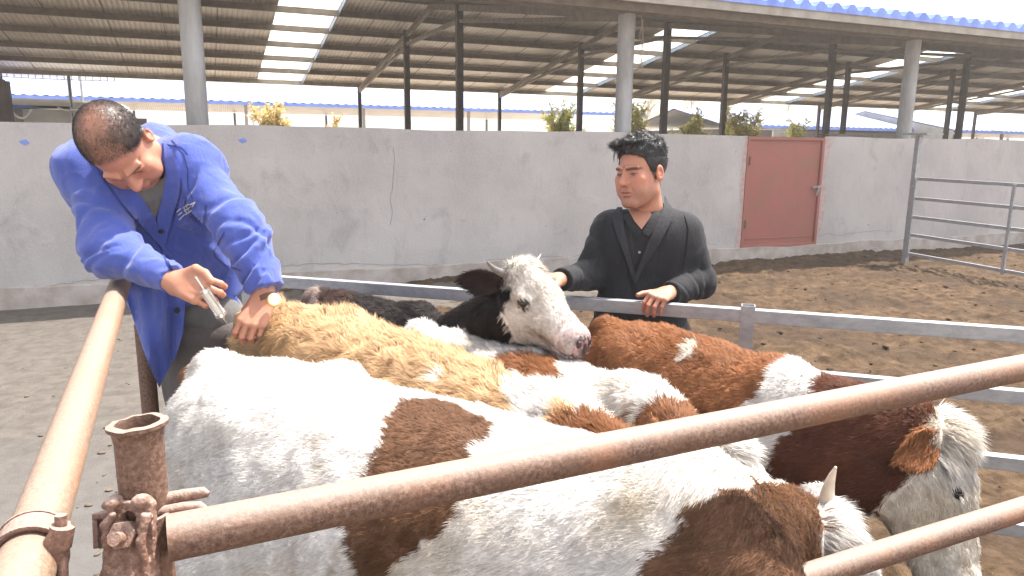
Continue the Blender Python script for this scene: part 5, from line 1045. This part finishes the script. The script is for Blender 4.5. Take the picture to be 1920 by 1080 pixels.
def legs1(p):
    a_ = [P(345, 628, 2.5), P(408, 628, 2.52)]; d = cap(p, a_[0], a_[1], .092)
    for q_, s_ in zip(a_, (-1, 1)): k = Vector((q_.x, q_.y, SZ+.43))+side*.012*s_; g_ = Vector((q_.x, q_.y, SZ+.07))+side*.02*s_; d = smin(.025, d, cap(p, q_, k, .083, .066), cap(p, k, g_, .066, .056))
    d = ssub(.02, d, cap(p, P(376, 640, 2.38), P(380, 720, 2.36), .006)); return np.maximum(d+.005*ridged(p*A_([1, 1, .5]), 12, 6), SZ+.03-p[:, 2])
u0 = np.array(P(370, 560, 2.5)); V, Q = nets(under1, u0-.3, u0+.3, .008); link('sweater', meshnp('sweater', V, Q), M['sweater'], m1.root, True)
lo = u0-.32; hi = u0+.32; lo[2] = SZ; V, Q = nets(legs1, lo, hi, .010); tr_ = link('trousers', meshnp('trousers', V, Q), M['trousers_grey'], m1.root, True)
for q_ in (P(345, 628, 2.5), P(408, 628, 2.52)):
    b_ = Vector((q_.x, q_.y, SZ)); fw = -Vector((math.sin(TH), math.cos(TH), 0)); sf = lambda p: np.maximum(smin(.03, cap(p, b_+Vector((0, 0, .05)), b_+fw*.15+Vector((0, 0, .04)), .046, .04), cap(p, b_+Vector((0, 0, .05)), b_+Vector((0, 0, .1)), .046)), SZ+.004-p[:, 2]); c_ = np.array(b_+fw*.08+Vector((0, 0, .05))); V, Q = nets(sf, c_-.18, c_+.18, .008); link('shoe', meshnp('shoe', V, Q), M['shoe'], m1.root, True)
# hanging coat skirts: thick cloth sheets with folds
def skirt(name, poly, dfun, th=.006, step=7):
    f = lambda p: None
    P2 = []; m_ = len(poly)
    for i in range(m_):
        a, b = np.array(poly[i], float), np.array(poly[(i+1) % m_], float); k = max(1, int(np.linalg.norm(b-a)/step)); P2 += [a+(b-a)*j/k for j in range(k)]
    pl = np.array(P2); nb = len(pl); lo, hi = pl.min(0), pl.max(0); gx, gy = np.meshgrid(np.arange(lo[0], hi[0], step), np.arange(lo[1], hi[1], step)); g = np.stack([gx.ravel(), gy.ravel()], 1); g = g[inpoly(g[:, 0], g[:, 1], [tuple(v) for v in poly])]; dd = np.min(np.linalg.norm(g[:, None]-pl[None], axis=2), 1); g = g[dd > step*.5]
    vv, _e, ff, *_ = delaunay_2d_cdt([Vector(v) for v in np.concatenate([pl, g])], [], [list(range(nb))], 1, .01); v2 = [(v.x, v.y) for v in vv]; W = [P(x, y, dfun(x, y)) for x, y in v2]; n = len(W); B_ = [P(x, y, dfun(x, y)+th) for x, y in v2]; F3 = []; cnt = set()
    for t_ in ff:
        F3 += [tuple(t_), tuple(n+i for i in t_[::-1])]
        for i in range(len(t_)): cnt.add((t_[i], t_[(i+1) % len(t_)]))
    for a, b in list(cnt):
        if (b, a) not in cnt: F3.append((b, a, n+a, n+b))
    me = bpy.data.meshes.new(name); me.from_pydata(W+B_, [], F3); bm = bmesh.new(); bm.from_mesh(me); bmesh.ops.recalc_face_normals(bm, faces=bm.faces); bm.to_mesh(me); bm.free(); me.polygons.foreach_set('use_smooth', [True]*len(me.polygons)); 
    try: me.set_sharp_from_angle(angle=1.0)
    except Exception: pass
    return link(name, me, M['blue_coat'], ct, True)
def sk_d(x, y):
    u = (x-290)/55; v = (y-520)/200; return 2.315+.035*u*u*(1-v*.4)+.05*max(v, 0)-.022*math.sin(x*.085+y*.012+1)*min(1, max(0, (y-540)/60))-.010*math.sin(x*.19-y*.02)
skirt('coat_skirt', [(236, 505), (262, 495), (300, 520), (345, 540), (347, 575), (343, 625), (331, 665), (312, 700), (299, 727), (286, 700), (268, 655), (252, 605), (238, 560), (232, 525)], sk_d)
def sk2(x, y): return 2.395+.03*((x-400)/50)**2-.014*math.sin(x*.11+y*.03)
skirt('coat_skirt', [(352, 505), (400, 480), (455, 500), (462, 530), (452, 548), (436, 562), (415, 549), (392, 540), (365, 530)], sk2)
skirt('coat_skirt', [(408, 560), (440, 545), (450, 570), (440, 600), (422, 612), (412, 600)], lambda x, y: 2.50+.02*math.sin(x*.1))
# collar, lapels, seams, buttons, emblem, pocket
applique('sweater_neck', coat1, [(248, 350), (300, 325), (314, 332), (304, 380), (291, 410), (272, 385)], M['sweater'], ct, off=.003, th=.006)
applique('lapel', coat1, [(205, 345), (240, 352), (262, 366), (280, 392), (292, 412), (303, 440), (308, 470), (292, 452), (262, 420), (228, 380)], M['blue_coat'], ct, off=.008, th=.006); applique('lapel', coat1, [(306, 262), (325, 285), (340, 320), (336, 365), (322, 410), (308, 470), (300, 440), (294, 410), (304, 372), (312, 330), (308, 295)], M['blue_coat'], ct, off=.008, th=.006)
applique('placket', coat1, strip([(296, 440), (312, 470), (330, 505), (352, 545)], 11), M['blue_coat'], ct, off=.005, th=.005); applique('placket_edge', coat1, strip([(290, 446), (306, 476), (322, 508)], 2), M['coat_seam'], ct, off=.003, th=.004, step=3)
for st_ in (strip([(322, 262), (345, 290), (352, 320), (352, 350), (360, 372)], 1.8), strip([(306, 268), (340, 276), (352, 288)], 1.4), strip([(420, 436), (402, 470), (405, 482), (424, 498), (452, 508)], 2), strip([(170, 296), (190, 330), (214, 366)], 1.4)): applique('seam', coat1, st_, M['coat_seam'], ct, off=.002, th=.003, step=3)
applique('chest_pocket', coat1, [(338, 372), (385, 384), (378, 440), (326, 424)], M['blue_coat'], ct, off=.0045, th=.004)
for st_ in (((331, 398), (339, 391)), ((334, 404), (341, 398)), ((336, 412), (346, 402)), ((344, 388), (350, 400)), ((348, 384), (354, 396)), ((345, 396), (357, 388)), ((343, 390), (354, 383)), ((347, 403), (359, 395)), ((356, 384), (364, 380)), ((360, 388), (366, 378))): applique('emblem_stroke', coat1, strip(st_, 1.9), M['thread'], ct, off=.0095, th=.002, step=2)
for bx_, by_ in ((302, 434),): applique('button', coat1, disc(bx_, by_, 5.5), M['trousers_black'], ct, off=.012, th=.005, step=3)
bt = MB(); bt.tube([P(332, 582, sk_d(332, 582)-.006), P(332, 582, sk_d(332, 582)+.002)], .0095, 14); bt.obj('button', M['trousers_black'], ct, world=True)
# hands
HR = hand(m1, P(326, 530, 1.995), (.95, -.22, .25), (-.05, .30, .93), True, [(.75, .95, .5), (.85, 1.0, .5), (.95, 1.0, .5), (1.0, 1.0, .5)], .05, fore=RW+(RE-RW)*.25, sc=1.08, thumb=((.018, .026, .0), (.052, .046, .012), (.085, .040, .016), (.108, .026, .012)))
HL = hand(m1, P(500, 556, 2.12), (-.30, -.80, .42), (.12, .42, .9), False, [(.35, 1.0, .9), (.4, 1.05, .9), (.45, 1.05, .9), (.5, 1.0, .9)], .05, fore=LW+(LE-LW)*.2, sc=1.06, thumb=((.018, .026, -.004), (.05, .040, -.02), (.078, .034, -.03), (.098, .02, -.036)))
def torso1(p): return smin(.06, cap(p, RS, LS, .05), cap(p, P(290, 340, 2.36), P(350, 500, 2.47), .07), cap(p, P(345, 600, 2.5), P(400, 600, 2.52), .07), cap(p, P(345, 628, 2.5), Vector((P(345, 628, 2.5).x, P(345, 628, 2.5).y, SZ+.09)), .04), cap(p, P(408, 628, 2.52), Vector((P(408, 628, 2.52).x, P(408, 628, 2.52).y, SZ+.09)), .04))
pb = np.array([RS, LS, P(345, 600, 2.5), P(400, 600, 2.52), P(345, 900, 2.5)]); lo = pb.min(0)-.12; lo[2] = SZ; V, Q = nets(torso1, lo, pb.max(0)+.12, .014); m1.part(V, Q, SK)
m1.finish()
# short cropped hair of the balding man
c1 = np.array(hc1); R32b = R1.astype(np.float32); s1 = 1.06; hs1 = lambda p: ell(((p-c1)@R32b/s1).astype(np.float32), (0, -.018, .048), (.077, .094, .086))*s1
V, Q = nets(hs1, c1-.2, c1+.22, .004); rg = np.random.default_rng(9)
hm_c = lambda p: hm1((p-c1)@R1/s1); p_ = tri_sample(V, Q, 26000, lambda c: hm_c(c)**2, rg); N_ = grad(hs1, p_).astype(np.float32); fl = (R1@np.tile(np.array([[.15], [.8], [-.4]]), (1, len(p_)))).T
fur('hair', p_, N_, fl, np.full(len(p_), .009), .0007, np.tile(np.array([.028, .022, .021]), (len(p_), 1)), m1.root, rg, .45, 0, .3, 60, M['hair_black'])
# wrist watch
wc = P(514, 563, 2.075); ax_ = Vector(V3(.45, .35, .82)).normalized(); wt = empty('wrist_watch', wc, 'gold-cased watch on the left wrist of the man in blue', 'watch'); m = MB(); m.tube([wc-ax_*.004, wc+ax_*.003, wc+ax_*.0045], [.0195, .0195, .0175], 24); m.obj('case', M['gold'], wt, True, world=True); m = MB(); m.tube([wc+ax_*.0042, wc+ax_*.0052], .0155, 24); m.obj('dial', M['dial'], wt, world=True)
aw = (LW-LE).normalized(); wq = P(501, 560, 2.12); m = MB(); m.add(*torus_band(wq, aw, .0285, .016, .003)); m.obj('strap', M['leather'], wt, True, world=True)
# metal syringe
sy0, sy1 = P(384, 545, 1.965), P(421, 600, 2.03); ds_ = (sy1-sy0).normalized(); sy = empty('syringe', sy0, 'steel-framed glass syringe held over the rump of the tan calf', 'syringe')
t = NT('syringe_glass'); t.base((.85, .83, .78)); t.set(Roughness=.12, Transmission_Weight=.35); M['glass'] = t.m
t = NT('bright_steel'); t.base((.75, .74, .72)); t.set(Metallic=.9, Roughness=.25); M['steel'] = t.m
m = MB(); m.tube([sy0+ds_*.0, sy0+ds_*.078], .0125, 20); m.obj('barrel', M['glass'], sy, True, world=True); ort = ds_.orthogonal().normalized(); or2 = ds_.cross(ort)
for e in (ort, -ort, or2, -or2): m = MB(); m.bar(sy0+e*.0145-ds_*.004, sy0+e*.0145+ds_*.084, .004, .0025, e); m.obj('frame_bar', M['steel'], sy, world=True)
m = MB(); m.tube([sy0+ds_*.078, sy0+ds_*.088, sy0+ds_*.092, sy0+ds_*.102], [.0165, .0165, .006, .004], 18); m.obj('end_cap', M['steel'], sy, True, world=True); m = MB(); m.tube([sy0-ds_*.008, sy0], .0165, 18); m.obj('end_cap', M['steel'], sy, True, world=True); m = MB(); m.tube([sy0+ds_*.10, sy0+ds_*.135], .0012, 8); m.obj('needle', M['steel'], sy, world=True); m = MB(); m.tube([sy0-ds_*.05, sy0+ds_*.05], .004, 10); m.tube([sy0+ds_*.035, sy0+ds_*.055], .0115, 16); m.obj('plunger', M['steel'], sy, True, world=True)
